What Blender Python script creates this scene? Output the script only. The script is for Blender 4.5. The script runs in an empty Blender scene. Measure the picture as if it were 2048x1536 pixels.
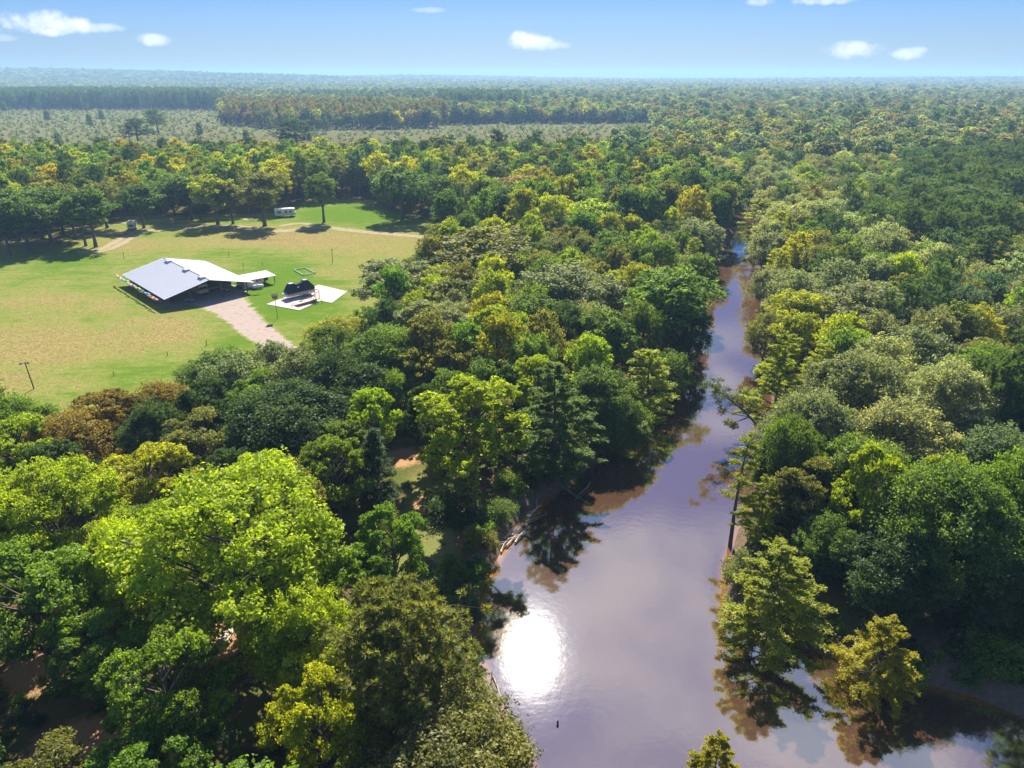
import bpy, math, random
import numpy as np
from mathutils import Vector, Matrix
R_ = math.radians
S = bpy.context.scene
C = S.collection

# ------------------------------------------------------------------ camera
H = 55.0; F = 1420.0                      # height over the water, focal length in photo pixels (2048 wide)
TH = math.atan((768 - 150) / F); cT, sT = math.cos(TH), math.sin(TH)
cam = bpy.data.cameras.new('camera'); camo = bpy.data.objects.new('camera', cam); C.objects.link(camo)
cam.sensor_width = 36; cam.lens = 36 * F / 2048; cam.clip_start = .5; cam.clip_end = 60000
camo.location = (0, 0, H); camo.rotation_euler = (math.pi / 2 - TH, 0, 0); S.camera = camo

# ------------------------------------------------------------------ light
SUN_EL, SUN_AZ = R_(44.3), R_(2.0)        # azimuth measured from +Y towards +X
sl = bpy.data.lights.new('sun', 'SUN'); sl.energy = 4.6; sl.angle = R_(.53); sl.color = (1, .93, .82)
so = bpy.data.objects.new('sun', sl); C.objects.link(so); so.location = (0, 0, 300)
sd = Vector((math.sin(SUN_AZ) * math.cos(SUN_EL), math.cos(SUN_AZ) * math.cos(SUN_EL), math.sin(SUN_EL)))
so.rotation_euler = sd.to_track_quat('Z', 'Y').to_euler()
W = bpy.data.worlds.new('World'); S.world = W; W.use_nodes = True
S.view_settings.view_transform = 'Standard'; S.view_settings.look = 'None'
S.view_settings.exposure = 1.3; S.view_settings.gamma = 1
S.cycles.max_bounces = 6; S.cycles.transparent_max_bounces = 6; S.cycles.volume_bounces = 0
S.cycles.diffuse_bounces = 3; S.cycles.transmission_bounces = 4; S.cycles.glossy_bounces = 2
S.cycles.use_denoising = True; S.cycles.sample_clamp_indirect = 6; S.cycles.caustics_reflective = False

class NT:                                  # small node-building helper
    def __init__(s, tree): s.t = tree; s.n = tree.nodes; s.l = tree.links
    def add(s, typ, ins=None, **kw):
        n = s.n.new(typ)
        for k, v in kw.items(): setattr(n, k, v)
        for k, v in (ins or {}).items(): s.put(n.inputs[k], v)
        return n
    def put(s, sock, v):
        if isinstance(v, bpy.types.NodeSocket): s.l.new(v, sock)
        elif isinstance(v, bpy.types.Node): s.l.new(v.outputs[0], sock)
        else: sock.default_value = v
    def m(s, op, a, b=0.0, c=0.0, clamp=False):
        n = s.n.new('ShaderNodeMath'); n.operation = op; n.use_clamp = clamp
        s.put(n.inputs[0], a); s.put(n.inputs[1], b); s.put(n.inputs[2], c); return n.outputs[0]
    def mix(s, f, a, b, mode='MIX'):
        n = s.n.new('ShaderNodeMix'); n.data_type = 'RGBA'; n.blend_type = mode; n.clamp_factor = True
        s.put(n.inputs[0], f)
        for i, v in ((6, a), (7, b)):
            s.put(n.inputs[i], tuple(v) + (1,) if isinstance(v, (tuple, list)) and len(v) == 3 else v)
        return n.outputs[2]
    def noise(s, scale, vec=None, detail=4, rough=.55, dist=0.):
        n = s.add('ShaderNodeTexNoise', {'Scale': scale, 'Detail': detail, 'Roughness': rough, 'Distortion': dist})
        if vec is not None: s.put(n.inputs['Vector'], vec)
        return n.outputs[0]
    def ss(s, v, a, b):
        n = s.add('ShaderNodeMapRange', {0: v, 1: a, 2: b, 3: 0., 4: 1.}); n.interpolation_type = 'SMOOTHSTEP'
        return n.outputs[0]
    def attr(s, name, typ='GEOMETRY', out='Fac'):
        n = s.add('ShaderNodeAttribute', attribute_name=name, attribute_type=typ); return n.outputs[out]

def build_sky():
    T = NT(W.node_tree); T.n.clear()
    sky = T.add('ShaderNodeTexSky', sky_type='NISHITA', sun_disc=False, sun_elevation=SUN_EL, sun_rotation=SUN_AZ,
                altitude=120, air_density=1.0, dust_density=.5, ozone_density=4.0)
    co = T.add('ShaderNodeTexCoord').outputs['Generated']
    sx = T.add('ShaderNodeSeparateXYZ', {0: co}); x, y, z = sx.outputs
    az = T.m('ARCTAN2', x, y); el = T.m('ARCSINE', z)
    nz = T.noise(26, co, 6, .62); nz2 = T.noise(60, co, 5, .6)
    base = T.m('ADD', T.m('MULTIPLY', T.m('SUBTRACT', nz, .5), 2.8), T.m('MULTIPLY', T.m('SUBTRACT', nz2, .5), 1.8))
    tot = None
    for (px, py, wx, wy, a) in ((70, 45, 62, 20, 1), (118, 50, 50, 15, 1), (88, 62, 40, 9, 1), (207, 56, 34, 8, .55), (304, 80, 30, 11, .75),
                                (1062, 84, 52, 17, 1), (1040, 78, 26, 14, .9), (1108, 90, 34, 9, .6), (1706, 101, 58, 16, 1), (1700, 94, 40, 12, .9),
                                (1812, 106, 32, 13, .95), (1520, 3, 30, 8, .6), (1640, 2, 60, 8, .7), (862, 20, 36, 5, .3), (10, 76, 24, 6, .3)):
        d = Vector(((px - 1024), F * cT - (py - 768) * sT, -((py - 768) * cT + F * sT))).normalized()
        a0, e0 = math.atan2(d.x, d.y), math.asin(d.z); k = 1 / 1490
        da = T.m('DIVIDE', T.m('SUBTRACT', az, a0), wx * k); de = T.m('DIVIDE', T.m('SUBTRACT', el, e0), wy * k)
        q = T.m('SUBTRACT', 1.0, T.m('ADD', T.m('MULTIPLY', da, da), T.m('MULTIPLY', de, de)))
        q = T.m('MULTIPLY', T.m('SUBTRACT', T.m('MULTIPLY', T.ss(T.m('ADD', q, base), -.1, 1.15), T.ss(q, -1.2, .1)), 0.0), a)
        tot = q if tot is None else T.m('MAXIMUM', tot, q)
    # scattered fair-weather cumulus higher up, seen only as reflections on the river
    zz = T.m('MAXIMUM', z, .05)
    pv = T.add('ShaderNodeCombineXYZ', {0: T.m('DIVIDE', x, zz), 1: T.m('DIVIDE', y, zz), 2: 3.3})
    cu = T.ss(T.noise(1.35, pv.outputs[0], 7, .55), .46, .66)
    cu = T.m('MULTIPLY', cu, T.ss(z, .22, .34))
    tot = T.m('MAXIMUM', tot, T.m('MULTIPLY', cu, .8), clamp=True)
    gm = T.add('ShaderNodeGamma', {'Color': sky.outputs[0], 'Gamma': .62})     # the camera's compressed rendering of the sky
    hs = T.add('ShaderNodeHueSaturation', {'Color': gm.outputs[0], 'Saturation': 2.1, 'Value': 1.0})
    lift = T.mix(1.0, hs.outputs[0], (.425, .545, .86), 'MULTIPLY')
    col = T.mix(T.m('MULTIPLY', tot, .95), lift, (4.4, 4.45, 4.7))
    bg = T.add('ShaderNodeBackground', {'Color': col, 'Strength': .112})
    out = T.add('ShaderNodeOutputWorld', {0: bg})
build_sky()

# ------------------------------------------------------------------ photo pixel -> place
def P(px, py, z=1.2):
    dx = px - 1024; dv = py - 768
    t = (H - z) / (dv * cT + F * sT)
    return np.array((dx * t, (F * cT - dv * sT) * t, z))
def PV(px, py, z=1.2): return Vector(P(px, py, z))
def proj(x, y, z):
    d = H - z; zc = y * cT + d * sT; yc = -y * sT + d * cT
    zc = np.maximum(zc, .1)
    return 1024 + F * x / zc, 768 + F * yc / zc, zc
def inside(poly, x, y):
    x = np.asarray(x, float); y = np.asarray(y, float); r = np.zeros(np.broadcast(x, y).shape, bool)
    n = len(poly)
    for i in range(n):
        x0, y0 = poly[i]; x1, y1 = poly[(i + 1) % n]
        c = ((y0 > y) != (y1 > y)) & (x < (x1 - x0) * (y - y0) / ((y1 - y0) if y1 != y0 else 1e-9) + x0)
        r ^= c
    return r
def segdist(poly, x, y, closed=True):
    d = np.full(np.shape(x), 1e9); n = len(poly)
    for i in range(n if closed else n - 1):
        ax, ay = poly[i][:2]; bx, by = poly[(i + 1) % n][:2]
        ux, uy = bx - ax, by - ay; L = ux * ux + uy * uy + 1e-9
        t = np.clip(((x - ax) * ux + (y - ay) * uy) / L, 0, 1)
        d = np.minimum(d, np.hypot(x - ax - t * ux, y - ay - t * uy))
    return d
def sstep(v, a, b):
    t = np.clip((v - a) / (b - a), 0, 1); return t * t * (3 - 2 * t)
rng = np.random.default_rng(7)
_ph = rng.uniform(0, 6.28, (24, 3)); _fr = rng.normal(0, 1, (24, 2))
def wob(x, y, s, n=8):                     # cheap smooth noise, about -1..1
    v = 0
    for i in range(n): v = v + np.sin((_fr[i, 0] * x + _fr[i, 1] * y) / s + _ph[i, 0])
    return v / n ** .5 * .7

# river outline (traced on the water plane)
LB = [(1180, 1700), (1070, 1536), (1036, 1480), (1000, 1430), (975, 1380), (960, 1330), (953, 1270), (960, 1210), (975, 1160), (1010, 1090), (1050, 1040),
      (1095, 1000), (1150, 966), (1195, 920), (1240, 870), (1290, 820), (1330, 770), (1365, 705), (1392, 640), (1410, 580), (1432, 530), (1462, 480), (1476, 450), (1462, 420)]
RB = [(1500, 420), (1514, 450), (1510, 500), (1512, 550), (1520, 600), (1512, 640), (1516, 700), (1536, 780), (1548, 850), (1534, 900), (1522, 960), (1506, 1010),
      (1474, 1060), (1452, 1120), (1444, 1190), (1452, 1240), (1480, 1264), (1560, 1286), (1650, 1312), (1750, 1345), (1850, 1372), (1960, 1402), (2048, 1440), (2300, 1540)]
RIV = [tuple(P(a, b, 0)[:2]) for a, b in LB + RB] + [(70., 12.), (8., 12.)]
def sdf(x, y):
    d = segdist(RIV, x, y); return np.where(inside(RIV, x, y), -d, d)
FIELD = [(-330, 470), (-60, 492), (60, 470), (200, 452), (250, 432), (430, 428), (560, 426), (600, 405), (720, 398), (800, 425), (880, 445), (900, 480), (860, 520), (800, 560), (760, 640),
         (700, 690), (640, 740), (560, 790), (460, 840), (300, 860), (100, 870), (-120, 880), (-420, 800)]
FIELDW = [tuple(P(a, b)[:2]) for a, b in FIELD]
def gh(x, y):                              # ground height
    x = np.asarray(x, float); y = np.asarray(y, float)
    r = np.hypot(x, y)
    far = sstep(r, 1500, 6000)
    hill = 72 * np.exp(-((x + 2900) / 1900) ** 2 - ((y - 4700) / 1300) ** 2) + 30 * np.exp(-((x + 700) / 1500) ** 2 - ((y - 6800) / 900) ** 2) \
        + 26 * np.exp(-((x - 4200) / 2200) ** 2 - ((y - 6000) / 1500) ** 2)
    base = 1.2 + far * (hill + 5 * wob(x, y, 900)) + sstep(r, 380, 700) * (1.2 * wob(x, y, 120) + .3)
    near = (r < 420)
    if np.any(near):
        s = sdf(x, y)
        b = -1.6 + 2.8 * sstep(s + .35 * wob(x, y, 2.1) * sstep(r, 5, 60), -2.2, 2.4)
        loc = .22 * wob(x, y, 6.0) * sstep(s, 2, 8) * sstep(segdist(FIELDW, x, y), 3, 12) * (~inside(FIELDW, x, y))
        base = np.where(near, np.minimum(b, 1.2) + loc, base)
    return base
def gz(x, y): return float(gh(np.array([x]), np.array([y]))[0])

# ------------------------------------------------------------------ mesh helpers
def tag(o, label=None, cat=None, group=None, kind=None):
    if label: o['label'] = label
    if cat: o['category'] = cat
    if group: o['group'] = group
    if kind: o['kind'] = kind
    return o
def link(name, me, mat=None, parent=None):
    o = bpy.data.objects.new(name, me); C.objects.link(o)
    if mat is not None and me is not None and not me.materials: me.materials.append(mat)
    if parent: o.parent = parent
    return o
def empty(name, loc=(0, 0, 0), rz=0, label=None, cat=None, group=None):
    o = bpy.data.objects.new(name, None); C.objects.link(o); o.location = loc; o.rotation_euler = (0, 0, rz); o.empty_display_size = .3
    return tag(o, label, cat, group)
def np_mesh(name, V, Q, smooth=False, attrs=None):
    V = np.asarray(V, np.float32); Q = np.asarray(Q, np.int32); k = Q.shape[1]
    me = bpy.data.meshes.new(name); me.vertices.add(len(V)); me.vertices.foreach_set('co', V.ravel())
    me.loops.add(Q.size); me.loops.foreach_set('vertex_index', Q.ravel())
    me.polygons.add(len(Q)); me.polygons.foreach_set('loop_start', np.arange(0, Q.size, k, dtype=np.int32))
    if smooth: me.polygons.foreach_set('use_smooth', np.ones(len(Q), bool))
    for n, (dom, a) in (attrs or {}).items():
        at = me.attributes.new(n, 'FLOAT', dom); at.data.foreach_set('value', np.asarray(a, np.float32))
    me.update(); return me
class MB:                                  # collects boxes, tubes and free faces into ONE mesh
    def __init__(s): s.v = []; s.f = []
    def face(s, *p):
        n = len(s.v); s.v += [tuple(q) for q in p]; s.f.append(tuple(range(n, n + len(p)))); return s
    def box(s, x0, x1, y0, y1, z0, z1, M=None):
        n = len(s.v); p = [(x, y, z) for z in (z0, z1) for x, y in ((x0, y0), (x1, y0), (x1, y1), (x0, y1))]
        if M is not None: p = [tuple(M @ Vector(q)) for q in p]
        s.v += p; s.f += [tuple(n + i for i in q) for q in ((3, 2, 1, 0), (4, 5, 6, 7), (0, 1, 5, 4), (1, 2, 6, 5), (2, 3, 7, 6), (3, 0, 4, 7))]; return s
    def tube(s, pts, rad, k=8):
        pts = [Vector(p) for p in pts]; rad = [rad] * len(pts) if not hasattr(rad, '__len__') else rad
        n = len(s.v); up = Vector((0, 0, 1))
        for i, p in enumerate(pts):
            d = (pts[min(i + 1, len(pts) - 1)] - pts[max(i - 1, 0)]).normalized()
            a = d.cross(up if abs(d.z) < .95 else Vector((1, 0, 0))).normalized(); b = d.cross(a)
            for j in range(k):
                t = 2 * math.pi * j / k; s.v.append(tuple(p + (a * math.cos(t) + b * math.sin(t)) * rad[i]))
        for i in range(len(pts) - 1):
            for j in range(k):
                j2 = (j + 1) % k; s.f.append((n + i * k + j, n + i * k + j2, n + (i + 1) * k + j2, n + (i + 1) * k + j))
        s.f.append(tuple(n + j for j in range(k))); s.f.append(tuple(n + (len(pts) - 1) * k + j for j in reversed(range(k)))); return s
    def prism(s, prof, x0, x1):            # profile in (y,z) swept along x
        n = len(s.v); k = len(prof)
        s.v += [(x0, a, b) for a, b in prof] + [(x1, a, b) for a, b in prof]
        for i in range(k): j = (i + 1) % k; s.f.append((n + i, n + j, n + k + j, n + k + i))
        s.f.append(tuple(n + i for i in reversed(range(k)))); s.f.append(tuple(n + k + i for i in range(k))); return s
    def loft(s, secs):                     # list of equal-length rings
        n = len(s.v); k = len(secs[0])
        for r in secs: s.v += [tuple(q) for q in r]
        for i in range(len(secs) - 1):
            for j in range(k): j2 = (j + 1) % k; s.f.append((n + i * k + j, n + i * k + j2, n + (i + 1) * k + j2, n + (i + 1) * k + j))
        s.f.append(tuple(n + j for j in reversed(range(k)))); s.f.append(tuple(n + (len(secs) - 1) * k + j for j in range(k))); return s
    def build(s, name, mat, parent=None, smooth=False):
        me = bpy.data.meshes.new(name); me.from_pydata(s.v, [], s.f)
        if smooth: me.polygons.foreach_set('use_smooth', np.ones(len(s.f), bool))
        me.update(); return link(name, me, mat, parent)

# ------------------------------------------------------------------ materials
def newmat(name):
    m = bpy.data.materials.new(name); m.use_nodes = True; T = NT(m.node_tree); T.n.clear(); return m, T
def finish(T, bsdf): T.add('ShaderNodeOutputMaterial', {0: bsdf})
def pmat(name, col, rough=.6, metal=0., var=.18, scale=3., bump=0., spec=.4, col2=None):
    m, T = newmat(name); g = T.add('ShaderNodeTexCoord').outputs['Object']
    n = T.noise(scale, g, 5, .6)
    c = T.mix(n, tuple(a * (1 - var) for a in col), tuple(min(1, a * (1 + var)) for a in (col2 or col)))
    b = T.add('ShaderNodeBsdfPrincipled', {'Base Color': c, 'Roughness': rough, 'Metallic': metal, 'Specular IOR Level': spec})
    if bump: T.put(b.inputs['Normal'], T.add('ShaderNodeBump', {'Strength': bump, 'Distance': .05, 'Height': T.noise(scale * 4, g, 4)}).outputs[0])
    finish(T, b); return m
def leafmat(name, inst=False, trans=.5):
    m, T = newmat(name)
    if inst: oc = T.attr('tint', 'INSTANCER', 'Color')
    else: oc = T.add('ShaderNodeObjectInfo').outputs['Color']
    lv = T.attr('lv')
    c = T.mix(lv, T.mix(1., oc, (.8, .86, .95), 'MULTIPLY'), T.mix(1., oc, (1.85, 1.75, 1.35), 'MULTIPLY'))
    tc = T.mix(1., c, (1.7, 1.75, .75), 'MULTIPLY')
    d = T.add('ShaderNodeBsdfDiffuse', {0: c}); tr = T.add('ShaderNodeBsdfTranslucent', {0: tc})
    mx = T.add('ShaderNodeMixShader', {0: trans, 1: d.outputs[0], 2: tr.outputs[0]})
    gl = T.add('ShaderNodeBsdfGlossy', {'Color': (.8, .85, .9, 1), 'Roughness': .5})
    m2 = T.add('ShaderNodeMixShader', {0: .018, 1: mx.outputs[0], 2: gl.outputs[0]})
    finish(T, m2); return m
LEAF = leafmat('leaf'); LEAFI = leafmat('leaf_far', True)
def barkmat():
    m, T = newmat('bark'); g = T.add('ShaderNodeTexCoord').outputs['Object']
    mp = T.add('ShaderNodeMapping', {0: g, 3: (3, 3, .6)})
    n = T.noise(2.5, mp.outputs[0], 6, .65)
    c = T.mix(n, (.05, .04, .032), (.21, .175, .14))
    b = T.add('ShaderNodeBsdfPrincipled', {'Base Color': c, 'Roughness': .9, 'Specular IOR Level': .2})
    T.put(b.inputs['Normal'], T.add('ShaderNodeBump', {'Strength': .6, 'Distance': .05, 'Height': n}).outputs[0]); finish(T, b); return m
BARK = barkmat()

# ------------------------------------------------------------------ ground, river, field
def grow(a, b, step, k):
    r = [a]; s = step
    while r[-1] < b: r.append(r[-1] + s); s *= k
    return r
def gridmesh(name, xs, ys, zf, attrf=None, keep=None):
    X, Y = np.meshgrid(np.array(xs), np.array(ys)); nx, ny = len(xs), len(ys)
    Z = zf(X, Y); V = np.stack([X, Y, Z], -1).reshape(-1, 3)
    i = np.arange(nx * ny).reshape(ny, nx)
    Q = np.stack([i[:-1, :-1], i[:-1, 1:], i[1:, 1:], i[1:, :-1]], -1).reshape(-1, 4)
    if keep is not None:
        kp = keep(X, Y).ravel(); Q = Q[kp[Q].all(1)]
        u = np.unique(Q); mp = np.full(len(V), -1); mp[u] = np.arange(len(u)); V = V[u]; Q = mp[Q]
    A = {}
    if attrf:
        for n, a in attrf(V[:, 0], V[:, 1]).items(): A[n] = ('POINT', a)
    return np_mesh(name, V, Q, True, A)

DIRT = [(430, 1235, 4.2), (445, 1290, 2.5), (805, 915, 3.2), (235, 1490, 4.5), (150, 1205, 2.2), (280, 1545, 4.5), (90, 905, 3), (150, 1490, 3),
        (380, 800, 3), (760, 830, 4), (560, 960, 4), (680, 900, 3.5), (1180, 830, 4), (860, 1010, 2.5), (560, 880, 3), (130, 1520, 4), (90, 1330, 4)]
def ground_attr(x, y):
    d = np.zeros_like(x)
    for a, b, r in DIRT:
        p = P(a, b); d = np.maximum(d, np.exp(-((x - p[0]) ** 2 + (y - p[1]) ** 2) / (r * r)))
    s = np.where(np.hypot(x, y) < 420, sdf(x, y), 400)
    sand = sstep(s, -3, -.2) * (1 - sstep(s, 1.5, 5.5))
    # sand bar on the inside of the bend, right bank
    p = P(1900, 1300); sand = np.maximum(sand, .8 * np.exp(-((x - p[0]) / 11) ** 2 - ((y - p[1]) / 5) ** 2))
    p0 = [tuple(P(a, b)[:2]) for a, b in ((870, 960), (850, 1060), (820, 1150), (860, 1230), (930, 1330))]
    grs = np.exp(-(segdist(p0, x, y, False) / 4.5) ** 2)
    return {'dirt': d, 'sand': sand, 'lawn': grs}
def ground_material():
    m, T = newmat('forest_floor'); g = T.add('ShaderNodeNewGeometry').outputs['Position']
    n1 = T.noise(.22, g, 5, .6); n2 = T.noise(1.7, g, 6, .65); n3 = T.noise(9, g, 4, .6)
    lit = T.mix(n3, (.085, .05, .026), (.24, .145, .075))
    grass = T.mix(n3, (.055, .08, .018), (.15, .18, .045))
    c = T.mix(T.ss(T.m('ADD', n1, T.m('MULTIPLY', n2, .5)), .62, .9), lit, grass)
    c = T.mix(T.ss(T.m('ADD', T.attr('lawn'), T.m('MULTIPLY', n2, .7)), .55, 1.15), c, T.mix(n3, (.10, .13, .03), (.28, .27, .09)))
    c = T.mix(T.ss(T.m('ADD', T.attr('dirt'), T.m('MULTIPLY', n2, .8)), .62, 1.0), c, T.mix(n3, (.36, .19, .09), (.56, .34, .18)))
    c = T.mix(T.ss(T.m('ADD', T.attr('sand'), T.m('MULTIPLY', n2, .6)), .65, 1.1), c, T.mix(n2, (.06, .04, .026), (.27, .20, .135)))
    r = T.add('ShaderNodeVectorMath', {0: g}, operation='LENGTH').outputs['Value']
    c = T.mix(T.ss(r, 500, 900), c, T.mix(n1, (.11, .115, .045), (.19, .185, .085)))
    b = T.add('ShaderNodeBsdfPrincipled', {'Base Color': c, 'Roughness': 1., 'Specular IOR Level': 0.})
    T.put(b.inputs['Normal'], T.add('ShaderNodeBump', {'Strength': .7, 'Distance': .25, 'Height': T.m('ADD', n3, n2)}).outputs[0])
    finish(T, b); return m
xp = list(np.arange(0, 64, 1.0)) + grow(64, 200, 1.6, 1.01) ; xp = xp + grow(xp[-1] + 4, 12500, 6, 1.16)
xs = sorted(set([-v for v in xp] + xp))
ys = grow(-60, 8, 8, 1) + list(np.arange(14, 150, 1.0)); ys = ys + grow(ys[-1] + 1.5, 340, 1.5, 1.01); ys = ys + grow(ys[-1] + 5, 15000, 6, 1.13)
ground = link('ground', gridmesh('ground', xs, ys, gh, ground_attr), ground_material()); tag(ground, 'leaf-littered forest floor with sandy river banks', None, None, 'structure')

def water_material():
    m, T = newmat('river_water'); g = T.add('ShaderNodeNewGeometry').outputs['Position']
    sh = T.attr('shallow'); n = T.noise(.5, g, 4)
    body = T.mix(T.ss(T.m('ADD', sh, T.m('MULTIPLY', T.m('SUBTRACT', n, .5), .5)), .25, .95), (.088, .046, .026), (.36, .15, .02))
    w1 = T.noise(1.1, g, 3, .5); w2 = T.noise(14., g, 3, .6)
    bp = T.add('ShaderNodeBump', {'Strength': .06, 'Distance': .10, 'Height': w1})
    bp2 = T.add('ShaderNodeBump', {'Strength': .05, 'Distance': .012, 'Height': w2, 'Normal': bp.outputs[0]})
    d = T.add('ShaderNodeBsdfDiffuse', {0: body})
    gl = T.add('ShaderNodeBsdfGlossy', {'Color': (1, 1, 1, 1), 'Roughness': .03, 'Normal': bp2.outputs[0]})
    fr = T.add('ShaderNodeFresnel', {'IOR': 3.7, 'Normal': bp2.outputs[0]})
    mx = T.add('ShaderNodeMixShader', {0: fr.outputs[0], 1: d.outputs[0], 2: gl.outputs[0]})
    finish(T, mx); return m
def wattr(x, y):
    s = sdf(x, y); return {'shallow': np.clip(1 - np.maximum(-s, 0) / 1.5, 0, 1) * (1 - .75 * sstep(y, 105, 150)) * (.55 + .45 * np.clip(wob(x, y, 5) + .3, 0, 1))}
wm = gridmesh('river', np.arange(-14, 125, .8), np.arange(14, 330, .8), lambda x, y: 0 * x, wattr, lambda x, y: sdf(x, y) < 4)
river = link('river', wm, water_material()); tag(river, 'still brown river reflecting the sky and trees', None, None, 'structure')

GREEN = [(400, 575, 200, 42, 1.), (600, 615, 110, 60, 1.2), (470, 505, 130, 16, .8), (300, 745, 180, 32, 1.), (150, 790, 170, 16, .7), (60, 545, 120, 40, .55), (720, 430, 170, 28, 1.5),
         (330, 470, 120, 12, .7), (160, 520, 90, 22, .7), (470, 690, 70, 28, .6), (560, 540, 70, 25, .9), (200, 640, 60, 25, .4), (20, 640, 80, 14, .5), (450, 660, 60, 40, .5), (90, 445, 200, 12, .8), (480, 443, 60, 8, .6)]
DRY = [(350, 655, 110, 30, .8), (560, 480, 230, 22, .9), (90, 600, 100, 14, .5), (90, 690, 150, 45, .8), (250, 490, 60, 14, .5), (215, 610, 30, 14, .7), (660, 545, 40, 12, .6), (70, 770, 120, 25, .5)]
def field_attr(x, y):
    px, py, _ = proj(x, y, 1.2); g = np.zeros_like(x)
    for a, b, rx, ry, w in GREEN: g += w * np.exp(-((px - a) / rx) ** 2 - ((py - b) / ry) ** 2)
    for a, b, rx, ry, w in DRY: g -= w * np.exp(-((px - a) / rx) ** 2 - ((py - b) / ry) ** 2)
    return {'green': g - .02}
def field_material():
    m, T = newmat('mown_field'); g = T.add('ShaderNodeNewGeometry').outputs['Position']
    mp = T.add('ShaderNodeMapping', {0: g, 2: (0, 0, R_(28)), 3: (.035, .32, 1)})
    sw = T.noise(1., mp.outputs[0], 6, .65, 1.2)          # long mowing swathes
    mp2 = T.add('ShaderNodeMapping', {0: g, 2: (0, 0, R_(20)), 3: (.16, 1.1, 1)}); sw2 = T.noise(1., mp2.outputs[0], 5, .7, .8)
    n0 = T.noise(.33, g, 6, .7); n1 = T.noise(.09, g, 5, .6); n2 = T.noise(.8, g, 5, .65); n3 = T.ss(T.noise(1.9, g, 6, .75), .32, .68)
    k = T.m('ADD', T.m('ADD', T.attr('green'), T.m('MULTIPLY', T.m('SUBTRACT', n0, .5), 2.0)), T.m('ADD', T.m('MULTIPLY', T.m('SUBTRACT', n1, .5), 1.6), T.m('MULTIPLY', T.m('SUBTRACT', sw, .5), 1.9)))
    k = T.m('ADD', k, T.m('ADD', T.m('MULTIPLY', T.m('SUBTRACT', n2, .5), 1.5), T.m('ADD', T.m('MULTIPLY', T.m('SUBTRACT', sw2, .5), 1.6), T.m('MULTIPLY', T.m('SUBTRACT', n3, .5), 1.1))))
    straw = T.mix(n3, (.16, .12, .04), (.37, .295, .115)); straw = T.mix(T.ss(sw, .55, .75), straw, (.22, .14, .07))
    gr = T.mix(n2, (.055, .125, .008), (.115, .21, .015)); gr = T.mix(T.m('MULTIPLY', n3, .5), gr, (.15, .21, .03))
    mid = T.mix(n3, (.15, .19, .035), (.27, .28, .075))
    c = T.mix(T.ss(k, -.75, .35), straw, mid); c = T.mix(T.ss(k, .15, 1.05), c, gr)
    b = T.add('ShaderNodeBsdfPrincipled', {'Base Color': c, 'Roughness': 1., 'Specular IOR Level': 0.})
    T.put(b.inputs['Normal'], T.add('ShaderNodeBump', {'Strength': .5, 'Distance': .2, 'Height': T.m('ADD', n3, T.m('MULTIPLY', sw, .5))}).outputs[0])
    finish(T, b); return m
fx = np.arange(-330, -10, 1.2); fy = np.arange(95, 345, 1.2)
fm = gridmesh('field', fx, fy, lambda x, y: 0 * x + 1.23, field_attr, lambda x, y: inside(FIELDW, x + 1.5 * wob(x, y, 3), y + 1.5 * wob(y, x, 3)) & (sdf(x, y) > 8))
tag(link('field', fm, field_material()), 'mown hay field with green lawn patches', None, None, 'structure')

def ribbon(name, pts, z, mat, label, wj=.25, seed=1):
    rs = np.random.default_rng(seed); p = [P(a, b)[:2] for a, b, w in pts]; w = [q[2] for q in pts]
    # Catmull-Rom through the points
    out = []; ww = []
    for i in range(len(p) - 1):
        p0, p1, p2, p3 = p[max(i - 1, 0)], p[i], p[i + 1], p[min(i + 2, len(p) - 1)]
        n = max(3, int(np.linalg.norm(p2 - p1) / .9))
        for t in np.arange(n) / n:
            out.append(.5 * (2 * p1 + (p2 - p0) * t + (2 * p0 - 5 * p1 + 4 * p2 - p3) * t * t + (3 * p1 - p0 - 3 * p2 + p3) * t ** 3)); ww.append(w[i] * (1 - t) + w[i + 1] * t)
    out = np.array(out); d = np.gradient(out, axis=0); d /= np.linalg.norm(d, axis=1)[:, None] + 1e-9; nrm = np.stack([-d[:, 1], d[:, 0]], 1)
    K = 11; V = []; E = []
    jl = rs.normal(0, wj, len(out)); jr = rs.normal(0, wj, len(out))
    for j in range(K):
        u = j / (K - 1) * 2 - 1
        off = u * (np.array(ww) / 2) + np.where(u > 0, jr, jl) * abs(u)
        V.append(np.column_stack([out + nrm * off[:, None], np.full(len(out), z)])); E.append(np.full(len(out), 1 - abs(u)))
    n = len(out); i = np.arange(K * n).reshape(K, n)
    Q = np.stack([i[:-1, :-1], i[:-1, 1:], i[1:, 1:], i[1:, :-1]], -1).reshape(-1, 4)[:, ::-1]
    me = np_mesh(name, np.concatenate(V), Q, True, {'edge': ('POINT', np.concatenate(E))})
    return tag(link(name, me, mat), label, None, None, 'structure')
def track_material(name, c0, c1, grass=.5, rut=.0):
    m, T = newmat(name); g = T.add('ShaderNodeNewGeometry').outputs['Position']
    n2 = T.noise(.7, g, 6, .65); n3 = T.noise(6, g, 5, .7); e = T.attr('edge')
    c = T.mix(n3, c0, c1); c = T.mix(T.ss(n2, .5, .8), c, tuple(a * .72 for a in c0))
    gr = T.mix(n3, (.10, .16, .02), (.26, .26, .07))
    c = T.mix(T.ss(T.m('SUBTRACT', T.m('MULTIPLY', n2, 1.1), T.m('MULTIPLY', e, 2.2)), .05, .32), c, gr)
    if rut: c = T.mix(T.m('MULTIPLY', T.ss(e, .75, .95), T.ss(n2, .35, .6)), c, gr)
    b = T.add('ShaderNodeBsdfPrincipled', {'Base Color': c, 'Roughness': .95, 'Specular IOR Level': .1})
    T.put(b.inputs['Normal'], T.add('ShaderNodeBump', {'Strength': .5, 'Distance': .08, 'Height': n3}).outputs[0]); finish(T, b); return m
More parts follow.
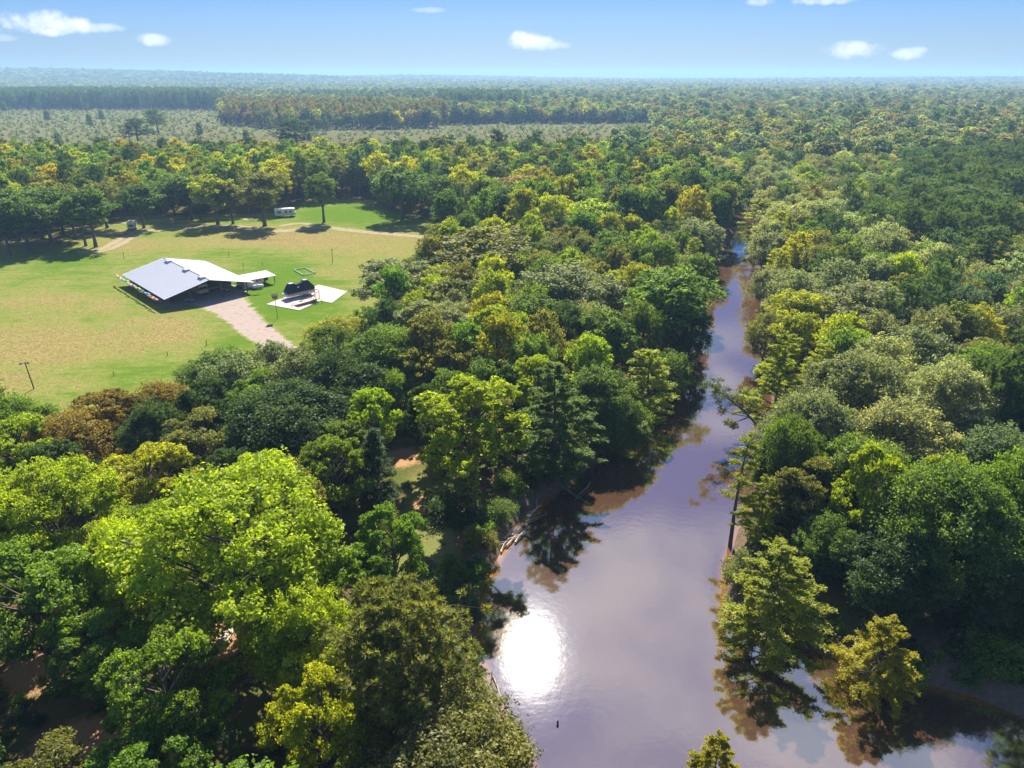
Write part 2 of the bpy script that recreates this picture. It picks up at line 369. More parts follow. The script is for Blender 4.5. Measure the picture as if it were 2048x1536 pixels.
GRAV = track_material('gravel', (.24, .18, .14), (.46, .38, .32)); DIRTM = track_material('dirt_track', (.25, .175, .10), (.43, .34, .23), rut=1)
ribbon('driveway', [(392, 590, 15), (430, 598, 16), (468, 622, 10), (500, 650, 8.5), (545, 685, 7.5), (590, 720, 7), (640, 770, 6.5), (680, 840, 6)], 1.26, GRAV, 'pale gravel driveway from the open barn to the trees', .35)
ribbon('dirt_road', [(-160, 505, 6), (0, 488, 6), (120, 480, 6), (230, 466, 6), (330, 460, 6), (450, 453, 6.5), (560, 462, 6), (640, 455, 5), (720, 463, 5), (800, 470, 4.5), (890, 478, 4)], 1.252, DIRTM, 'sandy dirt road along the far edge of the field', .3, 2)
ribbon('dirt_path', [(60, 462, 4), (180, 452, 4), (270, 444, 4), (360, 436, 4.5), (450, 437, 4), (520, 440, 4)], 1.256, DIRTM, 'sandy loop track behind the cream camper', .25, 3)
ribbon('dirt_path', [(560, 452, 3.5), (600, 447, 3.5), (640, 452, 3.5), (690, 460, 3.5)], 1.259, DIRTM, 'short sandy track beside the white motorhome', .2, 4)
ribbon('dirt_path', [(276, 465, 6), (232, 488, 7), (205, 500, 6), (150, 506, 5)], 1.249, DIRTM, 'bare worn earth at the field corner', .5, 5)
PADW = [P(a, b)[:2] for a, b in ((532.3, 609.4), (637.8, 570.3), (694.9, 583.9), (664, 606.8), (641, 602.5), (599, 621.7))]
mb = MB(); z0, z1 = 1.1, 1.36
n = len(PADW); mb.face(*[(p[0], p[1], z1) for p in reversed(PADW)])
for i in range(n): a, b = PADW[i], PADW[(i + 1) % n]; mb.face((a[0], a[1], z0), (a[0], a[1], z1), (b[0], b[1], z1), (b[0], b[1], z0))
tag(mb.build('concrete_pad', pmat('concrete', (.47, .415, .36), .9, var=.12, scale=.6, bump=.2)), 'pale concrete parking pad on the lawn', None, None, 'structure')

# ------------------------------------------------------------------ trees: builders
def unit(v): return v / (np.linalg.norm(v, axis=-1, keepdims=True) + 1e-9)
class Tree:
    def __init__(s, seed): s.r = np.random.default_rng(seed); s.tv = []; s.tf = []; s.C = []; s.N = []; s.L = []; s.W = []; s.A = []; s.T = []; s.nv = 0
    def tube(s, pts, rad, k=6):
        pts = np.asarray(pts, float); rad = np.asarray(rad, float); n = len(pts)
        d = unit(np.gradient(pts, axis=0)); ref = np.where(np.abs(d[:, 2:3]) < .9, np.array([[0, 0, 1.]]), np.array([[1., 0, 0]]))
        a = unit(np.cross(d, ref)); b = np.cross(d, a); t = np.arange(k) / k * 2 * np.pi
        V = pts[:, None] + rad[:, None, None] * (a[:, None] * np.cos(t)[None, :, None] + b[:, None] * np.sin(t)[None, :, None])
        i = s.nv + np.arange(n * k).reshape(n, k); j = np.roll(i, -1, 1)
        s.tf.append(np.stack([i[:-1], j[:-1], j[1:], i[1:]], -1).reshape(-1, 4)); s.tv.append(V.reshape(-1, 3)); s.nv += n * k
    def curve(s, p0, p1, r0, r1, sag=.15, n=6, k=6, wig=.05):
        p0 = np.asarray(p0, float); p1 = np.asarray(p1, float); L = np.linalg.norm(p1 - p0); t = np.linspace(0, 1, n)[:, None]
        mid = (p0 + p1) / 2 + np.array([0, 0, -sag * L]) + s.r.normal(0, wig * L, 3)
        s.tube((1 - t) ** 2 * p0 + 2 * t * (1 - t) * mid + t * t * p1, r0 + (r1 - r0) * t[:, 0], k)
        return lambda u: (1 - u) ** 2 * p0 + 2 * u * (1 - u) * mid + u * u * p1
    def leaves(s, c, nrm, L, W, a, tan=None):
        n = len(c); s.C.append(c); s.N.append(unit(nrm)); s.L.append(np.broadcast_to(L, n) * s.r.uniform(.7, 1.3, n)); s.W.append(np.broadcast_to(W, n) * s.r.uniform(.7, 1.3, n))
        s.A.append(np.clip(np.broadcast_to(a, n) + s.r.normal(0, .27, n), 0, 1)); s.T.append(tan if tan is not None else s.r.normal(0, 1, (n, 3)))
    def clump(s, c, r, n, ls, a, flat=.62, up=.5):
        d = unit(s.r.normal(0, 1, (n, 3))) * (s.r.uniform(0, 1, (n, 1)) ** .55) * s.r.uniform(.8, 1.35, (n, 1))
        d[:, 2] *= flat; p = c + d * r
        s.leaves(p, .75 * d + np.array([0, 0, up]) + s.r.normal(0, .62, (n, 3)), ls, ls * .6, a)
    def done(s, name):
        V = np.concatenate(s.tv); Q = np.concatenate(s.tf)
        tm = np_mesh(name + '_trunk', V, Q, True); tm.materials.append(BARK)
        c = np.concatenate(s.C); N = np.concatenate(s.N); T = np.concatenate(s.T); L = np.concatenate(s.L)[:, None]; w = np.concatenate(s.W)[:, None]
        T = unit(T - N * (T * N).sum(1, keepdims=True)); B = np.cross(N, T)
        V = np.stack([c + T * L - N * L * .25, c + B * w, c - T * L - N * L * .2, c - B * w], 1).reshape(-1, 3)
        Q = np.arange(len(V)).reshape(-1, 4)
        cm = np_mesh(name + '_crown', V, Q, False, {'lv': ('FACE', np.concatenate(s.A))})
        return tm, cm

def broadleaf(seed, h, R, cb=.3, nl=16, lr=.42, nc=12, nleaf=60, ls=.28, flat=.7, fork=False, vine=False, spread=.62, sink=.0, up=.5, core=.8):
    t = Tree(seed); r = t.r
    zc = h * (cb + (1 - cb) * .5); rz = h * (1 - cb) / 2; tr = h * .018 + .05
    lean = r.normal(0, .03 * h, 2); top = np.array([lean[0], lean[1], h * .78])
    tp = np.array([[0, 0, -.5], [lean[0] * .1, lean[1] * .1, h * .12], [lean[0] * .5 + r.normal(0, .1), lean[1] * .3, h * .4], top])
    t.tube(tp, [tr * 1.5, tr, tr * .75, tr * .2], 8)
    def trunk_at(z):
        z = min(max(z, 0), h * .78); return np.array([np.interp(z, tp[:, 2], tp[:, 0]), np.interp(z, tp[:, 2], tp[:, 1]), z])
    ga = 2.399963; off = r.uniform(0, 6.28)
    for i in range(nl):
        u = 1 - (i + .5) / nl * 1.72; u = np.clip(u + r.normal(0, .08), -.75, 1); q = math.sqrt(max(0, 1 - u * u)); a = off + i * ga + r.normal(0, .25)
        k = spread * r.uniform(.68, 1.26)
        lc = np.array([math.cos(a) * q * R * k, math.sin(a) * q * R * k, zc + u * rz * .74 - sink * q * rz]); rad = R * lr * r.uniform(.6, 1.3)
        z0 = max(h * cb * .8, lc[2] - .55 * math.hypot(lc[0], lc[1]) - .1 * h); b0 = trunk_at(min(z0, h * .74))
        cv = t.curve(b0, lc, tr * .42, tr * .1, .08, 6, 5)
        av = r.normal(.5, .14)
        m = max(3, int(nc * r.uniform(.8, 1.2)))
        d = unit(r.normal(0, 1, (m * 3, 3)) + np.array([0, 0, .45]) + .6 * unit(lc - np.array([0, 0, zc])))
        # spread directions: greedy farthest
        sel = [0]
        for _ in range(m - 1):
            dm = np.min(1 - d @ d[sel].T, axis=1); sel.append(int(np.argmax(dm + r.uniform(0, .25, len(d)))))
        for dd in d[sel]:
            cr = rad * r.uniform(.28, .56); cc = lc + dd * rad * r.uniform(.6, 1.15) * np.array([1, 1, flat])
            if nleaf > 30: t.curve(lc, cc, tr * .1, .012, .05, 4, 3)
            lowk = np.clip((cc[2] - (zc - rz)) / (2 * rz), 0, 1)
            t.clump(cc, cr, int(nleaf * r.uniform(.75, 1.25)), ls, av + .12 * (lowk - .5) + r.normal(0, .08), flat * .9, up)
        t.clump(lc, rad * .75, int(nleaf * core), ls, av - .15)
    if vine:
        for z in np.arange(.5, h * .55, .35):
            t.clump(trunk_at(z), .75 + .3 * r.random(), int(nleaf * .55), ls * .9, .4, 1.)
    return t
def cypress(seed, h, R, cb=.2, nb=46, nleaf=220, ls=.2, bare=0., top=.5, droop=.1, fuzz=1.):
    t = Tree(seed); r = t.r; tr = h * .014 + .06; ln = r.normal(0, .02 * h, 2)
    zz = np.array([-.5, .4, h * .1, h * .5, h * .96]); t.tube(np.column_stack([ln[0] * (zz / h) ** 2, ln[1] * (zz / h) ** 2, zz]), [tr * 2.4, tr * 1.8, tr, tr * .6, tr * .1], 8)
    for i in range(nb):
        f = (i + r.uniform(0, 1)) / nb; z = h * (cb + (.98 - cb) * f); a = i * 2.399 + r.normal(0, .35)
        Lb = R * ((1 - f) ** top * .95 + .12) * r.uniform(.7, 1.15) * (.55 + .45 * min(1, f / .18))
        e = np.array([math.cos(a) * Lb, math.sin(a) * Lb, Lb * (.28 - droop - .25 * r.random() + .35 * f)])
        b0 = np.array([ln[0] * (z / h) ** 2, ln[1] * (z / h) ** 2, z])
        cv = t.curve(b0, b0 + e, tr * .32 * (1.1 - f), .015, -.06, 5, 4)
        av = r.normal(.5, .15); n = int(nleaf * (.35 + Lb / R))
        nsp = max(3, int(2 + 5 * Lb / R)); side = unit(np.cross(e, [0, 0, 1.]))
        for sidx in range(nsp):
            u = .32 + .68 * (sidx + r.random()) / nsp
            sg = r.choice([-1, 1]); ln2 = Lb * .34 * (1.15 - u * .6) * r.uniform(.6, 1.2); base = cv(u)
            m = max(6, n // nsp); w = r.uniform(0, 1, (m, 1)); dirv = unit(side * sg * r.uniform(.3, 1) + unit(e) * .8)
            p = base + dirv * ln2 * w + fuzz * r.normal(0, .2 + .08 * ln2, (m, 3)) * np.array([1, 1, .6]) + np.array([0, 0, -.12]) * w ** 2 * ln2
            t.leaves(p, np.array([0, 0, 1.]) + r.normal(0, .5, (m, 3)), ls, ls * .4, av + .1 * (w[:, 0] - .5), np.broadcast_to(dirv, (m, 3)) + r.normal(0, .6, (m, 3)))
    return t
def pine(seed, h, R, cb=.38, nb=42, ntuft=7, nn=34, nl=.38, nw=.05):
    t = Tree(seed); r = t.r; tr = h * .014 + .06; ln = r.normal(0, .02 * h, 2)
    zz = np.array([-.5, h * .1, h * .5, h * .97]); t.tube(np.column_stack([ln[0] * (zz / h) ** 2, ln[1] * (zz / h) ** 2, zz]), [tr * 1.3, tr, tr * .7, tr * .12], 8)
    for i in range(nb):
        f = (i + r.uniform(0, 1)) / nb; z = h * (cb + (.97 - cb) * f); a = i * 2.399 + r.normal(0, .3)
        Lb = R * math.sin(math.pi * (.16 + .84 * (1 - f) ** .8) * .5 + .0) ** 1. * r.uniform(.65, 1.1) + .3
        e = np.array([math.cos(a) * Lb, math.sin(a) * Lb, Lb * (.05 + .55 * f + r.normal(0, .1))]); b0 = np.array([ln[0] * (z / h) ** 2, ln[1] * (z / h) ** 2, z])
        cv = t.curve(b0, b0 + e, tr * .3 * (1.15 - f), .03, .1, 5, 4); av = r.normal(.45, .14)
        for q in range(max(3, int(ntuft * (.4 + Lb / R)))):
            u = .4 + .6 * r.random() ** .7; o = r.normal(0, .16 * Lb + .15, 3) * np.array([1, 1, .45]); c = cv(u) + o + np.array([0, 0, .12])
            if q % 2 == 0: t.tube(np.array([cv(u), c]), [.03, .01], 3)
            d = unit(r.normal(0, 1, (nn, 3)) + np.array([0, 0, .55]))
            t.leaves(c + d * nl * .8, np.cross(d, r.normal(0, 1, (nn, 3))), nl, nw, av, d)
    return t
def shrub(seed, h, R, nc=26, nleaf=70, ls=.14):
    t = Tree(seed); r = t.r
    for i in range(nc):
        a = r.uniform(0, 6.28); q = r.random() ** .6; u = r.random(); c = np.array([math.cos(a) * R * q * .85, math.sin(a) * R * q * .85, h * (.12 + .78 * u * (1 - .65 * q * q))])
        t.curve((c[0] * .1, c[1] * .1, -.2), c, .04, .01, -.05, 4, 4); t.clump(c, R * r.uniform(.24, .4), nleaf, ls, r.normal(.5, .15), .8)
    return t

PROTO = {}
def proto(name, t): PROTO[name] = t
def mk(key, fn, *a, h, R, **k):
    tm, cm = fn(*a, h=h, R=R, **k).done(key); PROTO[key] = (tm, cm, h, R)
# near (large in the picture)
mk('gumN0', broadleaf, 11, h=20, R=10, cb=.22, nl=50, lr=.20, nc=15, nleaf=62, ls=.20, flat=.58, spread=.76, core=.35)
mk('gumN1', broadleaf, 12, h=18, R=7, cb=.2, nl=34, lr=.225, nc=14, nleaf=58, ls=.20, flat=.6, spread=.76, core=.35)
mk('vineN', broadleaf, 13, h=20, R=6, cb=.3, nl=30, lr=.235, nc=13, nleaf=56, ls=.21, vine=True, flat=.62, spread=.74, core=.35)
mk('oakN0', broadleaf, 14, h=16, R=8, cb=.12, nl=40, lr=.28, nc=20, nleaf=60, ls=.18, flat=.8, spread=.7)
mk('oakN1', broadleaf, 15, h=16, R=7, cb=.1, nl=34, lr=.30, nc=18, nleaf=60, ls=.18, flat=.85, spread=.66)
mk('cypN0', cypress, 16, h=16, R=5, cb=.12, nb=84, nleaf=500, ls=.15, top=.78, fuzz=.6)
mk('cypN1', cypress, 17, h=9, R=4.6, cb=.16, nb=72, nleaf=560, ls=.115, top=.95, droop=.3, fuzz=.5)
mk('pineN0', pine, 18, h=17, R=6, cb=.3, nb=60, ntuft=14, nn=40, nl=.34, nw=.055)
mk('cedarN', cypress, 19, h=13, R=2.6, cb=.05, nb=70, nleaf=260, ls=.13, droop=-.1, top=.8)
mk('shrubN0', shrub, 20, h=4, R=2.6, nc=34, nleaf=130, ls=.12)
mk('shrubN1', shrub, 21, h=3, R=2.2, nc=28, nleaf=110, ls=.12)
# middle distance
for i in range(3): mk('gumM%d' % i, broadleaf, 31 + i, h=18, R=6.2 - .3 * i, cb=.22 + .05 * i, nl=19, lr=.35, nc=10, nleaf=50, ls=.265, up=.6)
for i in range(3): mk('oakM%d' % i, broadleaf, 41 + i, h=15, R=6.5, cb=.12, nl=24, lr=.33, nc=12, nleaf=50, ls=.22, flat=.85, spread=.68, up=.6)
for i in range(2): mk('cypM%d' % i, cypress, 51 + i, h=17, R=4.4, cb=.16, nb=64, nleaf=170, ls=.24)
for i in range(2): mk('pineM%d' % i, pine, 61 + i, h=21, R=5, cb=.38, nb=46, ntuft=8, nn=20, nl=.45, nw=.07)
mk('shrubM0', shrub, 71, h=3, R=2.4, nc=18, nleaf=34, ls=.2)
mk('openM0', broadleaf, 72, h=16, R=7, cb=.25, nl=22, lr=.24, nc=9, nleaf=46, ls=.24, spread=.74)
# far (instanced in the distant woods)
for i in range(2): mk('gumF%d' % i, broadleaf, 81 + i, h=18, R=5.8, cb=.2, nl=16, lr=.36, nc=9, nleaf=14, ls=.55, up=1.)
for i in range(2): mk('oakF%d' % i, broadleaf, 83 + i, h=15, R=6.2, cb=.12, nl=17, lr=.36, nc=9, nleaf=14, ls=.5, flat=.85, up=1.)
for i in range(2): mk('pineF%d' % i, pine, 85 + i, h=22, R=4.2, cb=.35, nb=30, ntuft=5, nn=8, nl=.8, nw=.22)
mk('youngF', shrub, 87, h=4, R=2.0, nc=12, nleaf=14, ls=.4)
mk('clumpF', broadleaf, 88, h=17, R=9, cb=.05, nl=16, lr=.36, nc=6, nleaf=7, ls=1.2, flat=.7, up=1.1)

TINT = {'lime': (.215, .27, .012), 'lime2': (.25, .265, .012), 'green': (.125, .19, .020), 'mid': (.10, .15, .026), 'dark': (.048, .08, .022), 'olive': (.15, .155, .038),
        'grey': (.165, .185, .10), 'pale': (.22, .24, .13), 'rust': (.175, .130, .020), 'gold': (.250, .165, .012), 'yellow': (.27, .25, .012), 'pine': (.075, .115, .038), 'cyp': (.23, .255, .02), 'teal': (.085, .125, .062)}
WORD = {'lime': 'bright lime-green', 'lime2': 'yellowish lime-green', 'green': 'fresh green', 'mid': 'mid-green', 'dark': 'dark green', 'olive': 'olive-green', 'grey': 'grey-green', 'pale': 'pale grey-green',
        'rust': 'rusty brown-green', 'gold': 'golden yellow', 'yellow': 'yellow-green', 'pine': 'deep green', 'cyp': 'feathery yellow-green', 'teal': 'blue-green'}
KIND = {'gum': ('broadleaf_tree', 'broadleaf tree'), 'vin': ('broadleaf_tree', 'broadleaf tree'), 'oak': ('oak_tree', 'round-crowned oak'), 'ope': ('oak_tree', 'open-crowned oak'), 'cyp': ('cypress_tree', 'cypress'), 'pin': ('pine_tree', 'pine'), 'ced': ('cedar_tree', 'cedar'), 'shr': ('shrub', 'shrub')}
trand = random.Random(5); TREES = []       # (x, y, R)
def place_tree(key, x, y, h, Rr, tint, label, group=None, rz=None, tilt=(0, 0), z=None, jit=.14):
    tm, cm, h0, R0 = PROTO[key]; nm = KIND[key[:3]][0]
    o = empty(nm, (x, y, gz(x, y) - .05 if z is None else z), trand.uniform(0, 6.28) if rz is None else rz, label, 'shrub' if nm == 'shrub' else 'tree', group)
    o.rotation_euler = (tilt[0], tilt[1], o.rotation_euler[2]); o.scale = (Rr / R0 * trand.uniform(.95, 1.05), Rr / R0 * trand.uniform(.95, 1.05), h / h0)
    tr = link('stem' if nm == 'shrub' else 'trunk', tm, None, o); cr = link('foliage' if nm == 'shrub' else 'crown', cm, None, o)
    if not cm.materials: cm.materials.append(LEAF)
    c = TINT[tint]; b = trand.gauss(1, jit); w = trand.gauss(0, jit * .5)
    cr.color = (max(.01, c[0] * b * (1 + w)), max(.01, c[1] * b), max(.005, c[2] * b * (1 - w)), 1)
    TREES.append((x, y, Rr)); return o
for k in PROTO:
    if k[-2:-1] in 'NM' or k[-1] == 'N': PROTO[k][1].materials.append(LEAF)
def hero(key, cx, cy, w, h, tint, label, frac=.6, group=None, **k):
    p = P(cx, cy, 1.2 + h * frac); _, _, zc = proj(p[0], p[1], p[2]); Rr = w / 2 * zc / F * 1.02
    if 'jit' not in k: k['jit'] = .04
    return place_tree(key, p[0], p[1], h, Rr, tint, label, group, **k)

# ------------------------------------------------------------------ trees: the ones that can be told apart
HEROES = [
 ('gumN0', 472, 1095, 450, 20, 'lime', 'huge bright lime-green broadleaf tree spreading over the orange dirt clearing'),
 ('pineN0', 795, 1310, 290, 15, 'olive', 'broad olive-green pine with whorled needle tufts beside the driftwood bank'),
 ('oakN0', 880, 1500, 380, 9, 'olive', 'rounded fine-leaved olive tree at the water edge below the broad pine'),
 ('gumN1', 330, 1385, 250, 15, 'green', 'fresh green broadleaf tree with layered boughs below the huge lime-green tree'),
 ('gumN1', 640, 1450, 190, 14, 'lime2', 'slim yellowish lime-green tree beside the broad olive pine'),
 ('gumN0', 105, 1030, 270, 17, 'lime', 'lime-green tree with open crown over the small dirt hollow'),
 ('gumN1', 60, 1200, 250, 16, 'green', 'shaded green tree standing below the lime-green open-crowned tree'),
 ('gumN1', 35, 905, 160, 14, 'lime', 'bright lime-green tree beside the rusty brown oaks'),
 ('oakN1', 35, 850, 150, 11, 'green', 'dense fresh green oak at the field edge below the floodlight pole'),
 ('oakN0', 140, 890, 200, 11, 'rust', 'broad rusty brown oak in front of the white trailer roof'),
 ('gumN1', 215, 835, 150, 12, 'rust', 'upright rusty brown tree between two broader rusty trees'),
 ('oakN1', 320, 815, 150, 10, 'rust', 'rusty olive oak at the edge of the bright lawn strip'),
 ('gumN1', 400, 890, 180, 13, 'olive', 'olive-green tree with bare grey boughs beside the rusty oaks'),
 ('gumN1', 300, 965, 200, 14, 'lime2', 'yellowish green tree behind the huge lime-green tree'),
 ('oakN1', 445, 748, 170, 11, 'mid', 'round mid-green oak at the end of the lawn beside the driveway'),
 ('oakN0', 575, 850, 270, 14, 'dark', 'broad dark green oak shading the ground beside the driveway'),
 ('gumN1', 525, 800, 130, 13, 'green', 'fresh green tree against the broad dark oak'),
 ('vineN', 940, 865, 225, 21, 'lime', 'tall lime-green tree with a vine-wrapped trunk on the river bank'),
 ('cedarN', 748, 925, 95, 13, 'dark', 'narrow dark cedar beside the orange dirt slope'),
 ('cypN0', 1112, 820, 185, 18, 'mid', 'tall dark feathery cypress overhanging the river at the driftwood logs'),
 ('oakN1', 680, 770, 200, 15, 'dark', 'dark green oak where the driveway enters the wood'),
 ('oakN0', 770, 720, 180, 15, 'mid', 'mid-green oak between the driveway and the vine-trunked tree'),
 ('gumN1', 860, 660, 170, 16, 'grey', 'grey-green tree with visible pale boughs near the concrete pad'),
 ('gumN1', 1000, 672, 130, 16, 'lime', 'narrow bright green tree among grey oaks on the left bank'),
 ('oakN1', 680, 668, 150, 9, 'lime2', 'low yellowish green tree at the lawn edge beside the concrete pad'),
 ('openM0', 790, 565, 190, 15, 'grey', 'open-crowned grey-green oak with forking boughs beyond the concrete pad'),
 ('gumM0', 965, 510, 215, 19, 'olive', 'large olive-green tree with bare lower trunk at the field corner'),
 ('gumM1', 885, 570, 90, 13, 'lime2', 'small yellowish tree beneath the large olive-green tree'),
 ('gumM0', 1180, 440, 135, 19, 'lime', 'rounded lime-green tree rising above the left bank wood'),
 ('gumM1', 1040, 385, 150, 17, 'gold', 'golden yellow tree turning to autumn colour behind the large olive tree'),
 ('gumM2', 960, 425, 60, 15, 'lime', 'lime-green tree at the foot of the golden yellow tree'),
 ('oakM0', 1150, 590, 200, 17, 'grey', 'wide grey-green oak in the middle of the left bank wood'),
 ('gumM2', 1335, 610, 190, 19, 'green', 'tall fresh green tree leaning over the river on the left bank'),
 ('oakM1', 1080, 640, 150, 15, 'mid', 'mid-green oak between the wide grey oak and the narrow bright tree'),
 ('cypM0', 1300, 735, 115, 15, 'cyp', 'yellow-green cypress at the left water edge under the tall fresh green tree'),
 ('oakM1', 1215, 680, 150, 15, 'mid', 'mid-green oak behind the yellow-green cypress on the left bank'),
 ('oakN1', 1190, 790, 150, 12, 'mid', 'low mid-green oak overhanging the dark reflection on the left bank'),
 ('oakM2', 1400, 480, 110, 16, 'grey', 'grey-green oak at the river bend on the left bank'),
 ('cypN0', 1562, 735, 150, 19, 'cyp', 'tall yellow-green cypress group with dark trunks on the right bank'),
 ('oakN0', 1708, 790, 215, 17, 'grey', 'large dome-shaped grey-green oak on the right bank'),
 ('oakN1', 1885, 805, 190, 16, 'pale', 'large pale grey-green oak beside the dome-shaped oak'),
 ('pineN0', 2025, 800, 150, 18, 'pine', 'deep green pine beside the large pale oak'),
 ('oakM0', 1720, 620, 220, 15, 'grey', 'wide grey-green oak behind the dome-shaped oak'),
 ('gumM1', 1590, 630, 130, 14, 'lime2', 'yellowish green tree leaning towards the river on the right bank'),
 ('oakM2', 1545, 570, 90, 11, 'grey', 'low grey willow oak hanging over the narrow reach of the river'),
 ('cypN0', 1562, 1142, 235, 14, 'cyp', 'broad yellow-green cypress at the tip of the right bank'),
 ('gumN1', 1615, 985, 140, 13, 'olive', 'olive tree with fine leaves behind the broad cypress'),
 ('cypN0', 1525, 1010, 110, 10, 'cyp', 'small yellow-green cypress behind the leaning thin cypress'),
 ('gumN1', 1740, 985, 120, 17, 'lime', 'tall slim lime-green tree on the right bank beside the dark wood'),
 ('oakN0', 1890, 1050, 270, 17, 'mid', 'massive mid-green oak in the shaded wood above the sand bar'),
 ('oakN1', 2030, 1010, 180, 17, 'green', 'fresh green oak beside the massive mid-green oak'),
 ('oakN1', 1790, 1140, 200, 11, 'dark', 'dark green oak shading the sand behind the lone cypress'),
 ('oakN0', 1990, 1170, 210, 10, 'dark', 'low dark green oak above the sand bar'),
 ('oakN1', 1240, 815, 130, 11, 'mid', 'low mid-green oak with branches trailing in the dark reflections'),
 ('oakM1', 1335, 715, 110, 12, 'mid', 'mid-green oak squeezed between the yellow-green cypress and the river'),
 ('oakM2', 1385, 640, 90, 14, 'dark', 'dark green oak hanging over the narrowing river on the left bank'),
 ('gumM2', 1395, 555, 90, 17, 'mid', 'mid-green tree on the left bank above the narrow reach'),
 ('oakM0', 1535, 655, 90, 12, 'olive', 'olive-green oak dipping to the water on the right bank'),
 ('oakM1', 1545, 500, 100, 14, 'grey', 'grey-green oak above the narrow reach on the right bank'),
 ('cypM1', 1520, 430, 80, 17, 'cyp', 'yellow-green cypress at the river bend on the right bank'),
 ('cypM0', 1455, 405, 80, 19, 'mid', 'mid-green cypress at the river bend on the left bank'),
 ('gumM1', 1360, 415, 100, 18, 'lime2', 'yellowish green tree behind the river bend oak'),
 ('oakN1', 1130, 905, 110, 6, 'mid', 'low mid-green oak at the foot of the tall dark cypress'),
 ('oakN1', 1655, 1085, 130, 9, 'mid', 'low mid-green oak behind the broad cypress at the bank tip'),
 ('pineM0', 1925, 425, 150, 21, 'pine', 'wide deep green pine among the right bank pines'),
 ('pineM1', 1835, 405, 130, 20, 'pine', 'deep green pine at the edge of the right bank pine stand'),
 ('pineM0', 2025, 400, 120, 23, 'pine', 'tallest deep green pine of the right bank pine stand'),
 ('pineM1', 1975, 520, 120, 19, 'pine', 'deep green pine in front of the right bank pine stand'),
 ('pineM0', 592, 268, 90, 24, 'dark', 'tall dark pine rising above the wood beyond the field'),
 ('pineM0', 312, 240, 44, 22, 'pine', 'solitary pine standing out in the far clearing'),
 ('pineM1', 272, 262, 60, 20, 'dark', 'dark pine standing above the yellow trees beyond the field'),
]
import re
REFS = []
for row in HEROES:
    o = hero(row[0], *row[1:6], row[6]); REFS.append((o.location.x, o.location.y, re.split(r' (?:with|beside|at|in|on|over|behind|between|below|spreading|standing|among|rising|turning|of|against|where|near|beneath|leaning|overhanging|hanging|dipping|squeezed|shading|above) ', row[6])[0]))
_n = [r[2] for r in REFS]; REFS = [r for r in REFS if _n.count(r[2]) == 1 and len(r[2].split()) > 2]
# lone cypress standing in the shallows, its trunk base given by the waterline
p = P(1735, 1392, 0); place_tree('cypN1', p[0] + .3, p[1] + .4, 9.2, 4.9, 'yellow', 'lone bushy yellow cypress standing in the shallows off the sand bar', z=-.1, jit=0)
p = P(1420, 1600, 0); place_tree('cypN1', p[0], p[1], 8.0, 3.0, 'yellow', 'cypress top poking up from the near water', z=-.3, jit=0)
for (cx, cy, w, h, t, lb, k) in ((1990, 1290, 135, 4, 'green', 'leafy green shrub spreading over the sand bar', 'shrubN0'), (1483, 1130, 66, 5.5, 'grey', 'grey-green shrub at the waterline under the leaning thin cypress', 'shrubN0'),
        (946, 1205, 42, 3.4, 'teal', 'upright blue-green shrub on the left water edge', 'shrubN1'), (780, 1060, 80, 3.4, 'olive', 'olive shrub on the dappled grass between the cedar and the pine', 'shrubN1'),
        (905, 1130, 70, 3., 'mid', 'mid-green shrub at the foot of the vine-trunked tree', 'shrubN0'), (900, 1010, 110, 4, 'dark', 'dark shrub wrapped round the vine-trunked tree', 'shrubN0'), (1020, 960, 70, 3.4, 'green', 'fresh green shrub above the pale driftwood', 'shrubN1'),
        (640, 1230, 120, 3.4, 'mid', 'mid-green shrub beside the stacked boards', 'shrubN0'), (930, 1400, 60, 3, 'lime', 'bright green shrub between the broad pine and the fine-leaved olive tree', 'shrubN1'),
        (1000, 1015, 70, 3, 'mid', 'mid-green shrub on the sandy left bank above the driftwood', 'shrubN0'), (975, 1075, 60, 2.6, 'olive', 'olive shrub on the left bank below the driftwood', 'shrubN1'), (950, 1140, 55, 2.4, 'green', 'small green shrub between the driftwood and the upright blue-green shrub', 'shrubN0'), (940, 1290, 50, 2.4, 'olive', 'olive shrub on the left bank beside the broad pine', 'shrubN1'), (1010, 1460, 60, 2.2, 'grey', 'grey-green shrub beside the thin pale pole', 'shrubN0')):
    if k: hero(k, cx, cy, w, h, t, lb, .5)

# thin leaning cypress rising from the water edge (its own mesh: long bare trunk, sparse plates)
def thin_cypress():
    b = P(1460, 1092, 0); tt = P(1500, 872, 15.2); v = tt - b; t = Tree(91); r = t.r; n = 8; u = np.linspace(0, 1, n)[:, None]
    pts = u * v + np.sin(u * 3.1) * np.array([.25, 0, 0]) * -1; t.tube(pts, .24 * (1 - u[:, 0]) + .05, 8)
    for i in range(17):
        f = .40 + .62 * (i / 16); c0 = v * min(f, 1); a = i * 2.4; L = (2.7 if f < .6 else 2.9 * (1.35 - f)) * r.uniform(.7, 1.1)
        if .52 < f < .66: L *= .35
        e = np.array([math.cos(a) * L, math.sin(a) * L, L * .1]); cv = t.curve(c0, c0 + e, .06, .012, -.08, 5, 4)
        for q in range(5):
            w = r.uniform(.35, 1.05); m = 60; t.leaves(cv(w) + r.normal(0, .3, (m, 3)) * np.array([1, 1, .45]), np.array([0, 0, 1.]) + r.normal(0, .5, (m, 3)), .15, .06, r.normal(.55, .1))
    tm, cm = t.done('thin_cypress'); cm.materials.append(LEAF)
    o = empty('cypress_tree', b, 0, 'thin leaning yellow-green cypress with a long bare trunk at the water edge', 'tree'); link('trunk', tm, None, o); c = link('crown', cm, None, o); c.color = (.19, .21, .02, 1); TREES.append((b[0], b[1], 1.5))
